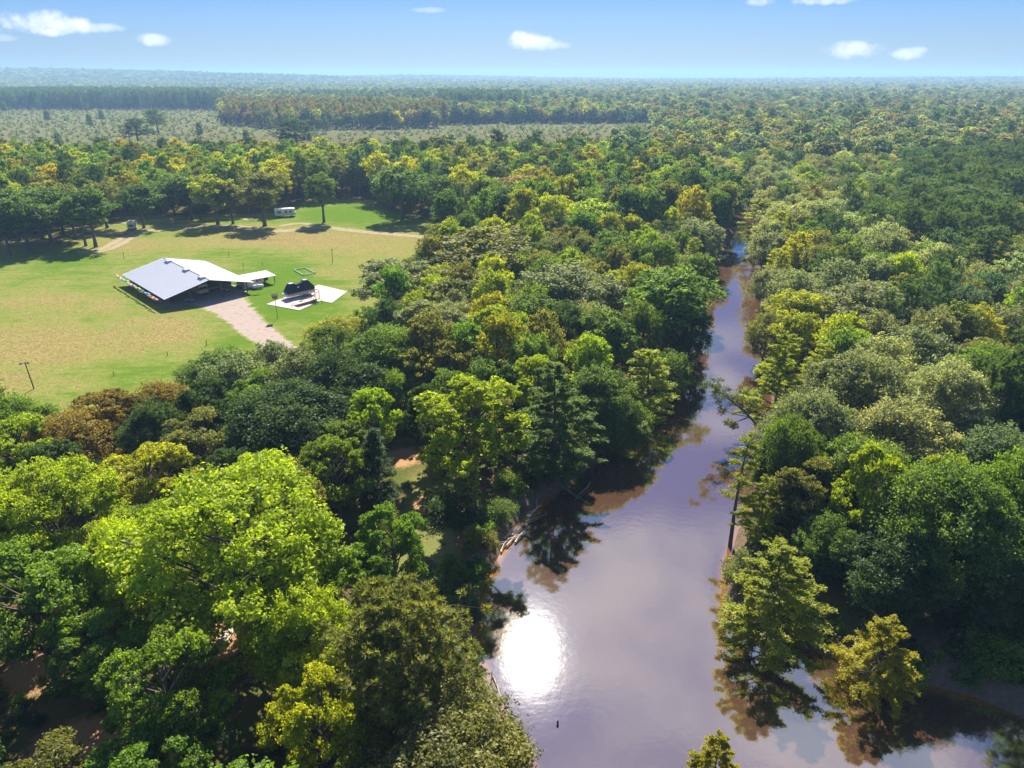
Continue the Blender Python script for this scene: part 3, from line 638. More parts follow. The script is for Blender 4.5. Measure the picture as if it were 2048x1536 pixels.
def leaning_tree():
    b = P(1552, 905, .8); tt = P(1452, 795, 7.5); v = tt - b; t = Tree(92); r = t.r
    mid = v * .5 + np.array([0.6, 0, 1.4]); u = np.linspace(0, 1, 8)[:, None]; pts = 2 * u * (1 - u) * mid + u * u * v; t.tube(pts, .26 * (1 - u[:, 0]) + .06, 8)
    for i in range(15):
        c0 = pts[min(7, 4 + i % 4)]; c = v * r.uniform(.72, 1.12) + r.normal(0, 1.35, 3) + np.array([0, 0, .6]); t.curve(c0, c, .08, .02, 0, 5, 4)
        for q in range(3): t.clump(c + r.normal(0, .5, 3), .75, 75, .15, r.normal(.5, .12))
    tm, cm = t.done('leaning_tree'); cm.materials.append(LEAF)
    o = empty('broadleaf_tree', b, 0, 'crooked grey-green tree leaning far out over the river', 'tree'); link('trunk', tm, None, o); c = link('crown', cm, None, o); c.color = (.11, .125, .055, 1); TREES.append((b[0], b[1], 2))
thin_cypress(); leaning_tree()

# ------------------------------------------------------------------ trees: the rest of the near woods
VF = [(0, 505), (120, 505), (200, 500), (215, 482), (300, 470), (440, 466), (470, 450), (600, 440), (660, 415), (740, 408), (800, 445), (860, 450), (850, 480), (715, 515), (700, 560), (690, 620), (660, 650), (575, 695), (500, 688), (400, 690), (372, 765), (200, 785), (90, 792), (0, 800)]
VR = [(1060, 1536), (960, 1330), (950, 1260), (1000, 1110), (1060, 1030), (1140, 985), (1200, 900), (1290, 850), (1345, 790), (1400, 710), (1428, 640), (1424, 560), (1450, 505), (1490, 462), (1508, 470), (1500, 560), (1484, 610), (1476, 670), (1500, 740), (1490, 850), (1500, 960), (1456, 1080), (1436, 1200), (1450, 1280), (1600, 1320), (1700, 1420), (1850, 1410), (2048, 1460), (2048, 1536)]
OPEN = [(430, 1250, 3.5), (805, 915, 3.5), (235, 1490, 4.5), (280, 1530, 4), (870, 1000, 5), (855, 1080, 6), (835, 1160, 6), (800, 1000, 4), (1880, 1290, 5), (1960, 1340, 6), (1830, 1330, 6), (2050, 1380, 6), (150, 1205, 2), (1700, 1290, 4)]
OPENW = [tuple(P(a, b)[:2]) + (r,) for a, b, r in OPEN]
def pick_kind(x, y, px, py, s):
    r = trand.random()
    right = x > np.interp(y, [20, 60, 110, 170, 280, 400], [26, 30, 46, 62, 93, 100])
    if right:
        if s < 7 and r < .5: return 'cyp', 'cyp', trand.uniform(11, 16), 3.4, 'right'
        if px > 1790 and 300 < py < 560 and r < .6: return 'pin', 'pine', trand.uniform(17, 22), 4.6, 'right'
        k = trand.random()
        if k < .16: return 'gum', trand.choice(('lime2', 'lime', 'olive', 'green')), trand.uniform(13, 17), 4.6, 'right'
        if k < .24: return 'pin', 'pine', trand.uniform(16, 20), 4, 'right'
        return 'oak', trand.choice(('grey', 'grey', 'grey', 'pale', 'pale', 'olive', 'mid', 'teal')), trand.uniform(13, 17), trand.uniform(5.2, 8.2), 'right'
    if y > 225 and x < 88:
        k = trand.random()
        if k < .42: return 'gum', trand.choice(('lime2', 'lime2', 'lime', 'yellow', 'olive', 'olive')), trand.uniform(18, 24), trand.uniform(5.4, 7.6), 'back'
        if k < .8: return 'gum', trand.choice(('mid', 'mid', 'green', 'teal', 'green')), trand.uniform(18, 24), trand.uniform(5, 7), 'back'
        if k < .88: return 'pin', 'dark', trand.uniform(19, 23), 4, 'back'
        return 'oak', trand.choice(('grey', 'olive', 'pale')), trand.uniform(13, 17), 5.6, 'back'
    if y < 105 and x < 0:
        return ('gum', 'oak')[r < .35], trand.choice(('green', 'green', 'mid', 'lime', 'dark', 'olive')), trand.uniform(10, 15), trand.uniform(3.6, 5), 'camp'
    k = trand.random()
    if s < 6 and k < .4: return 'cyp', 'cyp', trand.uniform(11, 15), 3.2, 'left'
    if k < .45: return 'gum', trand.choice(('green', 'mid', 'olive', 'lime2', 'lime')), trand.uniform(13, 18), trand.uniform(3.8, 5.2), 'left'
    return 'oak', trand.choice(('grey', 'grey', 'mid', 'dark', 'olive')), trand.uniform(12, 16), trand.uniform(4.4, 6), 'left'
ZONE = {'right': 'in the dense wood on the right river bank', 'back': 'in the tall wood beyond the field', 'camp': 'in the shady camp wood below the field', 'left': 'in the wood between the driveway and the river'}
PLUR = {'gum': 'broadleaf trees', 'oak': 'oaks', 'cyp': 'cypresses', 'pin': 'pines'}
CAND = []; gx0 = 6.0
for gy in np.arange(30, 420, gx0):
    lim = gy * .80 + 26
    for gx in np.arange(-lim, lim, gx0):
        CAND.append((gx + trand.uniform(-2.2, 2.2), gy + trand.uniform(-2.2, 2.2)))
CAND.sort(key=lambda q: q[1])
cx = np.array([q[0] for q in CAND]); cy = np.array([q[1] for q in CAND]); cs = sdf(cx, cy); cf = inside(FIELDW, cx, cy) | (segdist(FIELDW, cx, cy) < 1.5)
FARP = []; count = 0; INDIV = 300
CLEARB = [tuple(P(a, b)[:2]) for a, b in ((560, 800), (640, 770), (680, 840))]
for (x, y), s, inf in zip(CAND, cs, cf):
    if s < 2.5 or inf: continue
    if any((x - a) ** 2 + (y - b) ** 2 < r * r for a, b, r in OPENW): continue
    bx, by, zc = proj(x, y, 1.2); kind, tint, h, Rr, zone = pick_kind(x, y, bx, by, s)
    tx, ty, _ = proj(x, y, 1.2 + h); m = 1.0
    near = 9 if y < 60 else 0
    sp = .67 if zone == 'camp' else .6
    if any((x - a) ** 2 + (y - b) ** 2 < (sp * (Rr + c)) ** 2 for a, b, c in TREES): continue
    # keep what the photograph shows open (field, river) open
    rp = Rr * .8 * F / zc; ok = True
    for q in ((tx, ty + .1 * (by - ty)), (tx - rp, ty + .45 * (by - ty)), (tx + rp, ty + .45 * (by - ty)), (tx, ty + .45 * (by - ty))):
        if bool(inside(VF, q[0], q[1])) or bool(inside(VR, q[0], q[1])): ok = False
    if not ok:
        h *= .5; Rr *= .6; tx, ty, _ = proj(x, y, 1.2 + h); rp = Rr * .8 * F / zc; ok = h > 4
        for q in ((tx, ty), (tx - rp, (ty + by) / 2), (tx + rp, (ty + by) / 2)):
            if bool(inside(VF, q[0], q[1])) or bool(inside(VR, q[0], q[1])): ok = False
        if not ok: continue
    vis = tx + rp > -20 and tx - rp < 2068 and ty < 1560
    if vis and count < INDIV:
        lod = 'N' if y < 105 else 'M'
        key = {'gum': ('gumN1',) if lod == 'N' else ('gumM0', 'gumM1', 'gumM2'), 'oak': ('oakN0', 'oakN1') if lod == 'N' else ('oakM0', 'oakM1', 'oakM2', 'openM0'),
               'cyp': ('cypN0',) if lod == 'N' else ('cypM0', 'cypM1'), 'pin': ('pineN0',) if lod == 'N' else ('pineM0', 'pineM1')}[kind]
        key = trand.choice(key); size = 'tall' if h > 15.5 else 'mid-height' if h > 10 else 'low'
        kw = KIND[kind][1] if kind != 'oak' else 'oak'
        wide = 'wide ' if Rr > 5.6 else 'narrow ' if Rr < 3.6 else ''
        dn, ref = min(((x - a) ** 2 + (y - b) ** 2, w) for a, b, w in REFS)
        rel = 'close beside' if dn < 100 else 'near' if dn < 400 else 'some way beyond'
        lab = '%s %s%s %s %s the %s' % (size, wide, WORD[tint], kw, rel, ref); grp = '%s %s%s %s %s the %s' % (size, wide, WORD[tint], PLUR[kind], rel, ref)
        place_tree(key, x, y, h, Rr, tint, lab, grp, jit=.1); count += 1
    else:
        FARP.append((x, y, h, Rr, kind, tint)); TREES.append((x, y, Rr))
print('individual filler trees', count, 'far from near zone', len(FARP))
# trees standing free along the dirt road at the back of the field (placed by the foot of the trunk)
for (px, py, h, w, t, k, lb) in ((60, 502, 19, 150, 'mid', 'gumM0', 'mid-green tree at the shaded field corner furthest from the cream camper'), (105, 488, 20, 130, 'mid', 'gumM1', 'mid-green tree second in the grove beside the bare earth corner'),
        (152, 478, 19, 110, 'olive', 'gumM2', 'olive-green tree with slim bare trunk in the grove by the dirt road'), (192, 494, 20, 120, 'mid', 'gumM1', 'mid-green tree with clustered trunks at the grove corner'), (172, 492, 18, 90, 'green', 'gumM2', 'fresh green tree inside the grove at the bare earth corner'),
        (288, 456, 17, 95, 'mid', 'gumM1', 'single mid-green tree beside the cream camper'), (436, 449, 20, 120, 'lime2', 'gumM0', 'yellowish lime-green tree by the dirt road behind the barn'), (466, 448, 16, 80, 'olive', 'gumM2', 'olive-green tree beside the yellowish roadside tree'),
        (530, 452, 21, 125, 'olive', 'gumM1', 'large olive-green roadside tree beside the white motorhome'), (648, 445, 19, 85, 'mid', 'gumM2', 'columnar mid-green tree at the fork of the sandy tracks'), (805, 440, 22, 130, 'mid', 'gumM0', 'tall mid-green tree with bushy foot on the back lawn'),
        (85, 478, 18, 110, 'mid', 'gumM2', 'mid-green tree in the middle of the shady grove'), (128, 470, 20, 110, 'olive', 'gumM0', 'olive-green tree at the back of the shady grove'), (40, 482, 19, 120, 'green', 'gumM1', 'fresh green tree at the back of the shady grove'), (215, 456, 18, 100, 'olive', 'gumM1', 'olive-green tree between the shady grove and the cream camper'), (385, 440, 18, 110, 'mid', 'gumM2', 'mid-green tree between the loop track and the roadside tree'),
        (350, 432, 17, 110, 'mid', 'oakM0', 'dark round tree behind the sandy loop track'), (20, 510, 18, 120, 'mid', 'gumM2', 'mid-green tree shading the grass at the field corner'), (880, 448, 19, 110, 'mid', 'gumM1', 'mid-green tree at the end of the back lawn')):
    p = P(px, py); _, _, zc = proj(p[0], p[1], 8.); place_tree(k, p[0], p[1], h, w * .41 * zc / F, t, lb, jit=.05)

# ------------------------------------------------------------------ distant woods: too many to count, instanced as stuff
protos = bpy.data.collections.new('far_tree_kinds'); PIDX = {}
def far_proto(key):
    tm, cm, h, R = PROTO[key]
    if not cm.materials: cm.materials.append(LEAFI)
    V = []; n0 = len(tm.vertices)
    a = np.empty(n0 * 3, np.float32); tm.vertices.foreach_get('co', a); b = np.empty(len(cm.vertices) * 3, np.float32); cm.vertices.foreach_get('co', b)
    q0 = np.empty(len(tm.loops), np.int32); tm.loops.foreach_get('vertex_index', q0); q1 = np.empty(len(cm.loops), np.int32); cm.loops.foreach_get('vertex_index', q1)
    lv = np.empty(len(cm.polygons), np.float32); cm.attributes['lv'].data.foreach_get('value', lv)
    me = np_mesh('far_' + key, np.concatenate([a.reshape(-1, 3), b.reshape(-1, 3)]), np.concatenate([q0.reshape(-1, 4), q1.reshape(-1, 4) + n0]), False, {'lv': ('FACE', np.concatenate([np.zeros(len(tm.polygons)), lv]))})
    me.materials.append(BARK); me.materials.append(LEAFI)
    me.polygons.foreach_set('material_index', np.concatenate([np.zeros(len(tm.polygons), np.int32), np.ones(len(cm.polygons), np.int32)]))
    o = bpy.data.objects.new('far_%02d_%s' % (len(PIDX), key), me); protos.objects.link(o); PIDX[key] = (len(PIDX), h, R)
for k in ('gumF0', 'gumF1', 'oakF0', 'oakF1', 'pineF0', 'pineF1', 'youngF', 'clumpF', 'gumM0', 'oakM0', 'pineM0', 'shrubM0'): far_proto(k)
def scatter(name, label, rows):            # rows: (key, x, y, z, sxy, sz, rot, (r,g,b))
    n = len(rows); me = bpy.data.meshes.new(name); me.vertices.add(n)
    me.vertices.foreach_set('co', np.array([(r[1], r[2], r[3]) for r in rows], np.float32).ravel())
    def at(nm, typ, key, data): a = me.attributes.new(nm, typ, 'POINT'); a.data.foreach_set(key, data)
    at('pick', 'INT', 'value', np.array([PIDX[r[0]][0] for r in rows], np.int32))
    at('rot', 'FLOAT_VECTOR', 'vector', np.array([(0, 0, r[6]) for r in rows], np.float32).ravel())
    at('size', 'FLOAT_VECTOR', 'vector', np.array([(r[4], r[4], r[5]) for r in rows], np.float32).ravel())
    at('tint', 'FLOAT_COLOR', 'color', np.array([tuple(r[7]) + (1,) for r in rows], np.float32).ravel())
    o = link(name, me); tag(o, label, None, None, 'stuff')
    g = bpy.data.node_groups.new(name, 'GeometryNodeTree'); g.interface.new_socket('Geometry', in_out='INPUT', socket_type='NodeSocketGeometry'); g.interface.new_socket('Geometry', in_out='OUTPUT', socket_type='NodeSocketGeometry')
    N = g.nodes; i = N.new('NodeGroupInput'); ou = N.new('NodeGroupOutput'); ci = N.new('GeometryNodeCollectionInfo'); ci.inputs[0].default_value = protos; ci.inputs[1].default_value = True; ci.inputs[2].default_value = True
    ip = N.new('GeometryNodeInstanceOnPoints'); mp = N.new('GeometryNodeMeshToPoints')
    def na(nm, typ): q = N.new('GeometryNodeInputNamedAttribute'); q.data_type = typ; q.inputs[0].default_value = nm; return q.outputs[0]
    L = g.links.new; L(i.outputs[0], mp.inputs[0]); L(mp.outputs[0], ip.inputs['Points']); L(ci.outputs[0], ip.inputs['Instance']); ip.inputs['Pick Instance'].default_value = True
    L(na('pick', 'INT'), ip.inputs['Instance Index']); L(na('rot', 'FLOAT_VECTOR'), ip.inputs['Rotation']); L(na('size', 'FLOAT_VECTOR'), ip.inputs['Scale']); L(ip.outputs[0], ou.inputs[0])
    o.modifiers.new('scatter', 'NODES').node_group = g; return o
fr = np.random.default_rng(3)
def tintv(name, j=.16):
    c = np.array(TINT[name]); b = max(.5, fr.normal(1, j)); w = fr.normal(0, j * .5); return np.clip(c * b * np.array([1 + w, 1, 1 - w]), .005, .4)
rows = []
for x, y, h, Rr, kind, tint in FARP:
    k = {'gum': 'gumM0', 'oak': 'oakM0', 'cyp': 'gumM0', 'pin': 'pineM0'}[kind]; _, h0, R0 = PIDX[k]
    rows.append((k, x, y, gz(x, y) - .1, Rr / R0, h / h0, fr.uniform(0, 6.28), tintv(tint)))
# zones of the plain, drawn on the photograph and laid out on the ground
YOUNG = [(-700, 222), (0, 220), (440, 222), (450, 252), (600, 262), (880, 258), (880, 345), (600, 350), (420, 352), (250, 352), (100, 352), (-80, 350), (-900, 350)]
YOUNG2 = [(880, 252), (1000, 248), (1300, 245), (1340, 300), (1200, 330), (880, 345)]
DARKP = [(-600, 196), (440, 200), (440, 222), (-600, 221)]
BROWN = [(450, 226), (560, 222), (700, 228), (900, 238), (890, 256), (600, 261), (460, 252)]
DARK2 = [(880, 212), (1040, 213), (1040, 232), (880, 232)]
def band(r0, r1, step, jit):
    y = np.arange(r0, r1, step); out = []
    for yy in y:
        lim = yy * .78 + 40; xx = np.arange(-lim, lim, step); out.append(np.column_stack([xx + fr.uniform(-jit, jit, len(xx)), np.full(len(xx), yy) + fr.uniform(-jit, jit, len(xx))]))
    return np.concatenate(out)
def plant(pts, lod):
    x, y = pts[:, 0], pts[:, 1]; z = gh(x, y); px, py, _ = proj(x, y, np.full(len(x), 1.2))
    yg = inside(YOUNG, px, py) | inside(YOUNG2, px, py); dk = inside(DARKP, px, py); bn = inside(BROWN, px, py); d2 = inside(DARK2, px, py)
    pat = wob(x, y, 160) + .6 * wob(y, x, 60); patb = wob(x + 900, y, 420)
    for i in range(len(x)):
        u = fr.random(); sc = fr.uniform(.8, 1.2)
        if yg[i]:
            if u < .55: rows.append(('youngF', x[i], y[i], z[i] - .2, sc * fr.uniform(.7, 1.3), sc * fr.uniform(.5, 1.2), u * 60, tintv(('olive', 'pale', 'olive', 'teal', 'grey')[int(u * 9)], .2)))
            if u > .997: rows.append(('pineF0', x[i], y[i], z[i], .8, .7, u * 600, tintv('pine')))
        elif dk[i] or d2[i]: rows.append((('pineF0', 'pineF1')[u < .5], x[i], y[i], z[i] - .3, sc, sc * 1.12, u * 60, tintv('pine' if u < .75 else 'dark')))
        elif bn[i]: rows.append((('pineF0', 'gumF1')[u < .4], x[i], y[i], z[i] - .3, sc * .85, sc * 1.0, u * 60, tintv('rust' if u < .6 else 'olive', .12)))
        else:
            pinep = .05 + .15 * (pat[i] > .9) + .4 * (patb[i] > 1.)
            if lod == 2: k = 'clumpF' if u > pinep * .6 else 'pineF0'
            else: k = ('pineF0', 'pineF1')[i % 2] if u < pinep else (('gumF0', 'gumF1', 'oakF0', 'oakF1')[i % 4])
            if k[0] == 'p': t = 'pine'
            else: t = ('olive', 'grey', 'olive', 'mid', 'pale', 'lime2', 'teal', 'rust', 'grey', 'olive')[int(fr.random() * 10)] if x[i] > 150 else ('lime2', 'olive', 'mid', 'grey', 'lime', 'olive', 'teal', 'rust', 'mid', 'olive')[int(fr.random() * 10)]
            s2 = sc * (1.25 if lod == 2 else 1.2)
            rows.append((k, x[i], y[i], z[i] - .4, s2, sc * (1.0 if k[0] == 'p' else 1.1), u * 60, tintv(t)))
pts = band(422, 900, 9.0, 4.0); plant(pts, 0)
pts = band(900, 1900, 9.5, 4); plant(pts, 1)
woods_a = scatter('woodland', 'mixed woodland reaching from the field to the pine plantation', rows); rows = []
pts = band(1900, 3600, 15, 6.5); plant(pts, 2); pts = band(3600, 8200, 27, 12)
n0 = len(rows); plant(pts, 2)
rows = rows[:n0] + [(r[0], r[1], r[2], r[3], r[4] * 1.6, r[5] * 1.05, r[6], r[7]) for r in rows[n0:]]
scatter('distant_forest', 'hazy forest covering the plain to the horizon', rows)
# undergrowth on the near forest floor
rows = []
for _ in range(5200):
    y = 34 + 150 * fr.random() ** 1.4; x = fr.uniform(-.78 * y - 15, .78 * y + 15)
    rows.append((x, y))
rx = np.array(rows); s = sdf(rx[:, 0], rx[:, 1]); inf = inside(FIELDW, rx[:, 0], rx[:, 1]); att = ground_attr(rx[:, 0], rx[:, 1]); rz_ = gh(rx[:, 0], rx[:, 1])
drv = segdist([tuple(P(a, b)[:2]) for a, b in ((500, 650), (545, 685), (590, 720), (640, 770), (680, 840))], rx[:, 0], rx[:, 1], False)
rows = [('shrubM0', a[0], a[1], rz_[i] - .05, q, q * fr.uniform(.45, 1.0), fr.uniform(0, 6), tintv(('green', 'mid', 'olive', 'dark', 'grey')[int(fr.random() * 5)], .2))
        for i, a in enumerate(rx) for q in (fr.uniform(.3, .95) if s[i] < 5 and a[1] > 50 else fr.uniform(.12, .5),) if s[i] > .6 and not inf[i] and att['dirt'][i] < .35 and drv[i] > 4.5 and fr.random() < (.9 if s[i] < 5 and att['sand'][i] < .9 else .35 if att['sand'][i] > .55 or att['lawn'][i] > .5 else .8)]
scatter('undergrowth', 'low weeds and brush covering the forest floor', rows)

# ------------------------------------------------------------------ barn and yard
G = 1.27
M = dict(roof=pmat('roof_metal', (.47, .48, .51), .45, .15, .05, .25, spec=.5), post=pmat('old_timber', (.16, .10, .06), .9, bump=.3), cream=pmat('cream_siding', (.62, .55, .42), .7), white=pmat('white_paint', (.74, .74, .72), .5, var=.06),
         dark=pmat('interior_shade', (.05, .045, .045), .9), steel=pmat('galvanised', (.45, .46, .47), .4, .6), navy=pmat('navy_canvas', (.012, .016, .032), .85), brown=pmat('rust_brown', (.14, .07, .035), .8), black=pmat('black_rubber', (.015, .015, .016), .7),
         glass=pmat('dark_glass', (.015, .02, .026), .12, spec=.6, var=.05), tan=pmat('tan_deck', (.55, .45, .36), .8), wood=pmat('grey_wood', (.26, .21, .16), .9, bump=.4, scale=6), drift=pmat('driftwood', (.46, .38, .31), .9, bump=.4, scale=5), red=pmat('red_paint', (.45, .03, .02), .5), blue=pmat('blue_paint', (.03, .08, .3), .5), green=pmat('wire_green', (.3, .5, .33), .6))
BFL = P(328.3, 599.5, 4.0); BFR = P(508.8, 564.8, 4.0); BA = math.atan2(BFR[1] - BFL[1], BFR[0] - BFL[0]); BW = float(np.hypot(*(BFR - BFL)[:2])); BL = 33.0; EZ = 2.75; RZ = 5.6
barn = empty('open_barn', (BFL[0], BFL[1], G), BA, 'large open-sided pole barn with white metal gable roof on the lawn', 'barn')
def lbarn(x, y, z=0): return Vector((BFL[0], BFL[1], G)) + Matrix.Rotation(BA, 3, 'Z') @ Vector((x, y, z))
for (xa, xb) in ((0, BW / 2), (BW, BW / 2)):
    sg = 1 if xb > xa else -1; mb = MB(); t = .06; n = int(BL / .9)
    def rz(x): return EZ + (RZ - EZ) * (abs(x - xa) / (BW / 2))
    mb.face((xa, 0, EZ), (xb, 0, RZ), (xb, BL, RZ), (xa, BL, EZ)); mb.face((xa, 0, EZ - t), (xa, BL, EZ - t), (xb, BL, RZ - t), (xb, 0, RZ - t))
    mb.face((xa, 0, EZ - t), (xb, 0, RZ - t), (xb, 0, RZ), (xa, 0, EZ)); mb.face((xa, BL, EZ), (xb, BL, RZ), (xb, BL, RZ - t), (xa, BL, EZ - t)); mb.face((xa, 0, EZ), (xa, BL, EZ), (xa, BL, EZ - t), (xa, 0, EZ - t))
    rf = mb.build('roof_slope', M['roof'], barn)
    rb = MB()
    for i in range(1, n):                 # standing seams
        y = i * BL / n; rb.face((xa, y - .03, EZ + .003), (xa, y, EZ + .05), (xb, y, RZ + .05), (xb, y - .03, RZ + .003)); rb.face((xa, y, EZ + .05), (xa, y + .03, EZ + .003), (xb, y + .03, RZ + .003), (xb, y, RZ + .05))
    rb.build('seams', M['roof'], rf)['kind'] = 'stuff'
for yv in (3.6, 14.2, 27.5): MB().prism([(yv - 1.2, RZ - .25), (yv + 1.2, RZ - .25), (yv + 1.1, RZ + .32), (yv - 1.1, RZ + .32)], BW / 2 - 1.1, BW / 2 + .15).build('ridge_vent', M['steel'], barn)
MB().tube([(BW / 2, .02, RZ + .06), (BW / 2, BL - .02, RZ + .06)], .09, 6).build('ridge_cap', M['roof'], barn)
pm = MB().box(-.13, .13, -.13, .13, 0, EZ + .3).build('post', M['post'], barn); pm.location = (1.5, 1.9, 0)
ps = [(1.5, y) for y in np.linspace(7.8, BL - 1.6, 5)] + [(BW - 1.5, y) for y in np.linspace(1.9, BL - 1.6, 6)] + [(7.0, 1.9), (15.0, 1.9), (11.0, 10.), (11., 20.)]
for (x, y) in ps: o = pm.copy(); C.objects.link(o); o.location = (x, y, 0); o.scale.z = (EZ + (RZ - EZ) * (1 - abs(x - BW / 2) / (BW / 2)) - .12) / (EZ + .3)
for y in (1.9, 10, 20, BL - 1.6):
    mb = MB()
    for a, b in (((.4, y, EZ - .05), (BW / 2, y, RZ - .22)), ((BW - .4, y, EZ - .05), (BW / 2, y, RZ - .22)), ((1.5, y, EZ + .12), (BW - 1.5, y, EZ + .12)), ((6, y, EZ + .12), (BW / 2, y, RZ - .3)), ((BW - 6, y, EZ + .12), (BW / 2, y, RZ - .3))): mb.tube([a, b], .09, 4)
    mb.build('truss', M['post'], barn)
MB().box(1.4, BW - 1.4, BL - 1.72, BL - 1.62, 0, EZ + .1).build('back_wall', M['cream'], barn)
MB().box(BW - 1.55, BW - 1.47, 12, BL - 1.7, 0, EZ - .1).build('side_wall', M['cream'], barn)
MB().box(9.2, 14.5, 14, 14.1, 0, 2.9).build('shade_panel', M['dark'], barn)  # near-black panel added to stand for the shade deep inside the barn
MB().box(1.2, BW - 1.2, 1.5, BL - 1.5, -.12, .03).build('floor_slab', pmat('dirt_floor', (.30, .24, .2), .95), barn)
for y in np.linspace(2.5, BL - .5, 9): MB().box(-1.0, 1.5, y - .04, y + .04, EZ - .62, EZ - .54).build('rack_arm', M['post'], barn)
def kayak(x, y, z, a, col, word, L=3.3, tilt=0.):
    m = pmat('kayak_' + word, col, .35, var=.05, spec=.5); secs = []
    for i in range(11):
        u = i / 10; w = .36 * math.sin(math.pi * (.04 + .92 * u)) ** .7; hh = .17 + .14 * abs(2 * u - 1) ** 2
        secs.append([((u - .5) * L, w * math.cos(t), hh * .5 * math.sin(t) * (1.3 if math.sin(t) < 0 else .8) + .12 * abs(2 * u - 1) ** 2.2) for t in np.arange(8) / 8 * 2 * math.pi])
    o = empty('kayak', lbarn(x, y, z), BA + a, '%s kayak on the rack under the left barn eave' % word, 'kayak'); o.rotation_euler.x = tilt
    MB().loft(secs).build('hull', m, o, True); MB().loft([[(.42 * math.cos(t), .2 * math.sin(t), .075) for t in np.arange(10) / 10 * 6.283], [(.42 * math.cos(t), .2 * math.sin(t), .10) for t in np.arange(10) / 10 * 6.283]]).build('cockpit', M['black'], o)
for i, (w, c, y, a) in enumerate((('yellow', (.75, .5, .03), BL + .6, 60), ('peach', (.72, .42, .28), BL - 1.6, 75), ('white', (.7, .7, .68), BL - 4.2, 70), ('mint', (.3, .6, .5), BL - 7, 78), ('lemon', (.7, .62, .05), 22.6, 72), ('pink', (.65, .4, .45), 20, 80),
        ('lime-yellow', (.6, .62, .04), 16.6, 76), ('green', (.02, .35, .13), 13.6, 72), ('red', (.5, .04, .05), 11.4, 82), ('sky-blue', (.2, .5, .6), 9.2, 75), ('orange', (.7, .25, .04), 6.2, 78), ('salmon', (.65, .35, .28), 3.2, 76))):
    kayak(-.95 - .12 * (i % 3), y, EZ - .40 + .12 * (i % 2), R_(a + 22), c, w, 3.4 + .3 * (i % 3), R_(-30))

def wheel(parent, x, y, r=.36, w=.22, z=None):
    o = MB().loft([[(x + r * k * math.cos(t), y + q, (z or r) + r * k * math.sin(t)) for t in np.arange(14) / 14 * 6.283] for q, k in ((-w / 2, .8), (-w / 2 + .03, 1), (w / 2 - .03, 1), (w / 2, .8))]).build('wheel', M['black'], parent)
    for sg in (-1, 1): MB().loft([[(x + r * .5 * math.cos(t), y + sg * (w / 2 + q), (z or r) + r * .5 * math.sin(t)) for t in np.arange(10) / 10 * 6.283] for q in (-.02, .012)]).build('rim', M['steel'], o)
def camper(name, loc, rz, L, Wd, Hh, label, cat, body, cab=False, wrows=()):
    o = empty(name, loc, rz, label, cat); z0 = .55
    if cab: prof = [(-L / 2, z0), (-L / 2, z0 + Hh * .36), (-L / 2 + .25, z0 + Hh * .45), (-L / 2 + .75, z0 + Hh * .62), (-L / 2 + .1, z0 + Hh * .70), (-L / 2 + .15, z0 + Hh * .95), (-L / 2 + .5, z0 + Hh), (L / 2 - .15, z0 + Hh), (L / 2, z0 + Hh - .15), (L / 2, z0)]
    else: prof = [(-L / 2 + .35, z0), (-L / 2, z0 + .5), (-L / 2, z0 + Hh - .6), (-L / 2 + .3, z0 + Hh), (L / 2 - .25, z0 + Hh), (L / 2, z0 + Hh - .35), (L / 2, z0 + .4), (L / 2 - .25, z0)]
    mb = MB(); k = len(prof); A = [(a, -Wd / 2, b) for a, b in prof]; B = [(a, Wd / 2, b) for a, b in prof]; n = 0
    mb.v = A + B; mb.f = [tuple(range(k)), tuple(reversed(range(k, 2 * k)))] + [(i, k + i, k + (i + 1) % k, (i + 1) % k) for i in range(k)]
    mb.build('body', body, o)
    for sg in (-1, 1):
        for (xa, xb, za, zb) in wrows: w = MB().box(xa, xb, sg * Wd / 2 - .015, sg * Wd / 2 + .015, z0 + za, z0 + zb).build('window', M['glass'], o)
    MB().box(L / 2 - .02, L / 2 + .015, -Wd * .3, Wd * .3, z0 + Hh * .5, z0 + Hh * .72).build('rear_window', M['glass'], o)
    if cab: MB().face((-L / 2 + .27, -Wd * .42, z0 + Hh * .452), (-L / 2 + .27, Wd * .42, z0 + Hh * .452), (-L / 2 + .735, Wd * .42, z0 + Hh * .612), (-L / 2 + .735, -Wd * .42, z0 + Hh * .612)).build('windscreen', M['glass'], o).location = (-.02, 0, .02)
    else: MB().box(-L / 2 - .015, -L / 2 + .02, -Wd * .32, Wd * .32, z0 + Hh * .42, z0 + Hh * .68).build('front_window', M['glass'], o)
    for xq in (-L * .12, L * .2): MB().box(xq - .35, xq + .35, -.35, .35, z0 + Hh, z0 + Hh + .22).build('roof_vent', M['white'], o)
    MB().box(L * .02, L * .02 + .7, -Wd / 2 - .02, -Wd / 2 + .01, z0 + .1, z0 + 1.95).build('door', M['white'], o)
    for xq in ((-L * .3, L * .25) if cab else (L * .02, L * .14)):
        for sg in (-1, 1): wheel(o, xq, sg * (Wd / 2 - .14), .38, .24)
    if not cab: MB().tube([(-L / 2 + .3, .5, .5), (-L / 2 - 1.1, 0, .45), (-L / 2 + .3, -.5, .5)], .05, 5).build('tow_bar', M['black'], o)
    MB().box(-L / 2 + .05, L / 2 - .05, -Wd / 2 - .006, Wd / 2 + .006, z0 + Hh * .30, z0 + Hh * .33).build('stripe', M['brown'], o)
    return o
WR = ((-2.4, -1.5, 1.1, 1.7), (-.9, -.2, 1.1, 1.7), (1.3, 2.2, 1.1, 1.7))
p = P(391, 592, G); camper('motorhome', (p[0], p[1] + 3.0, G + .03), BA + math.pi / 2, 6.2, 2.4, 2.35, 'cream motorhome parked under the barn roof', 'motorhome', M['cream'], True, WR[:2])
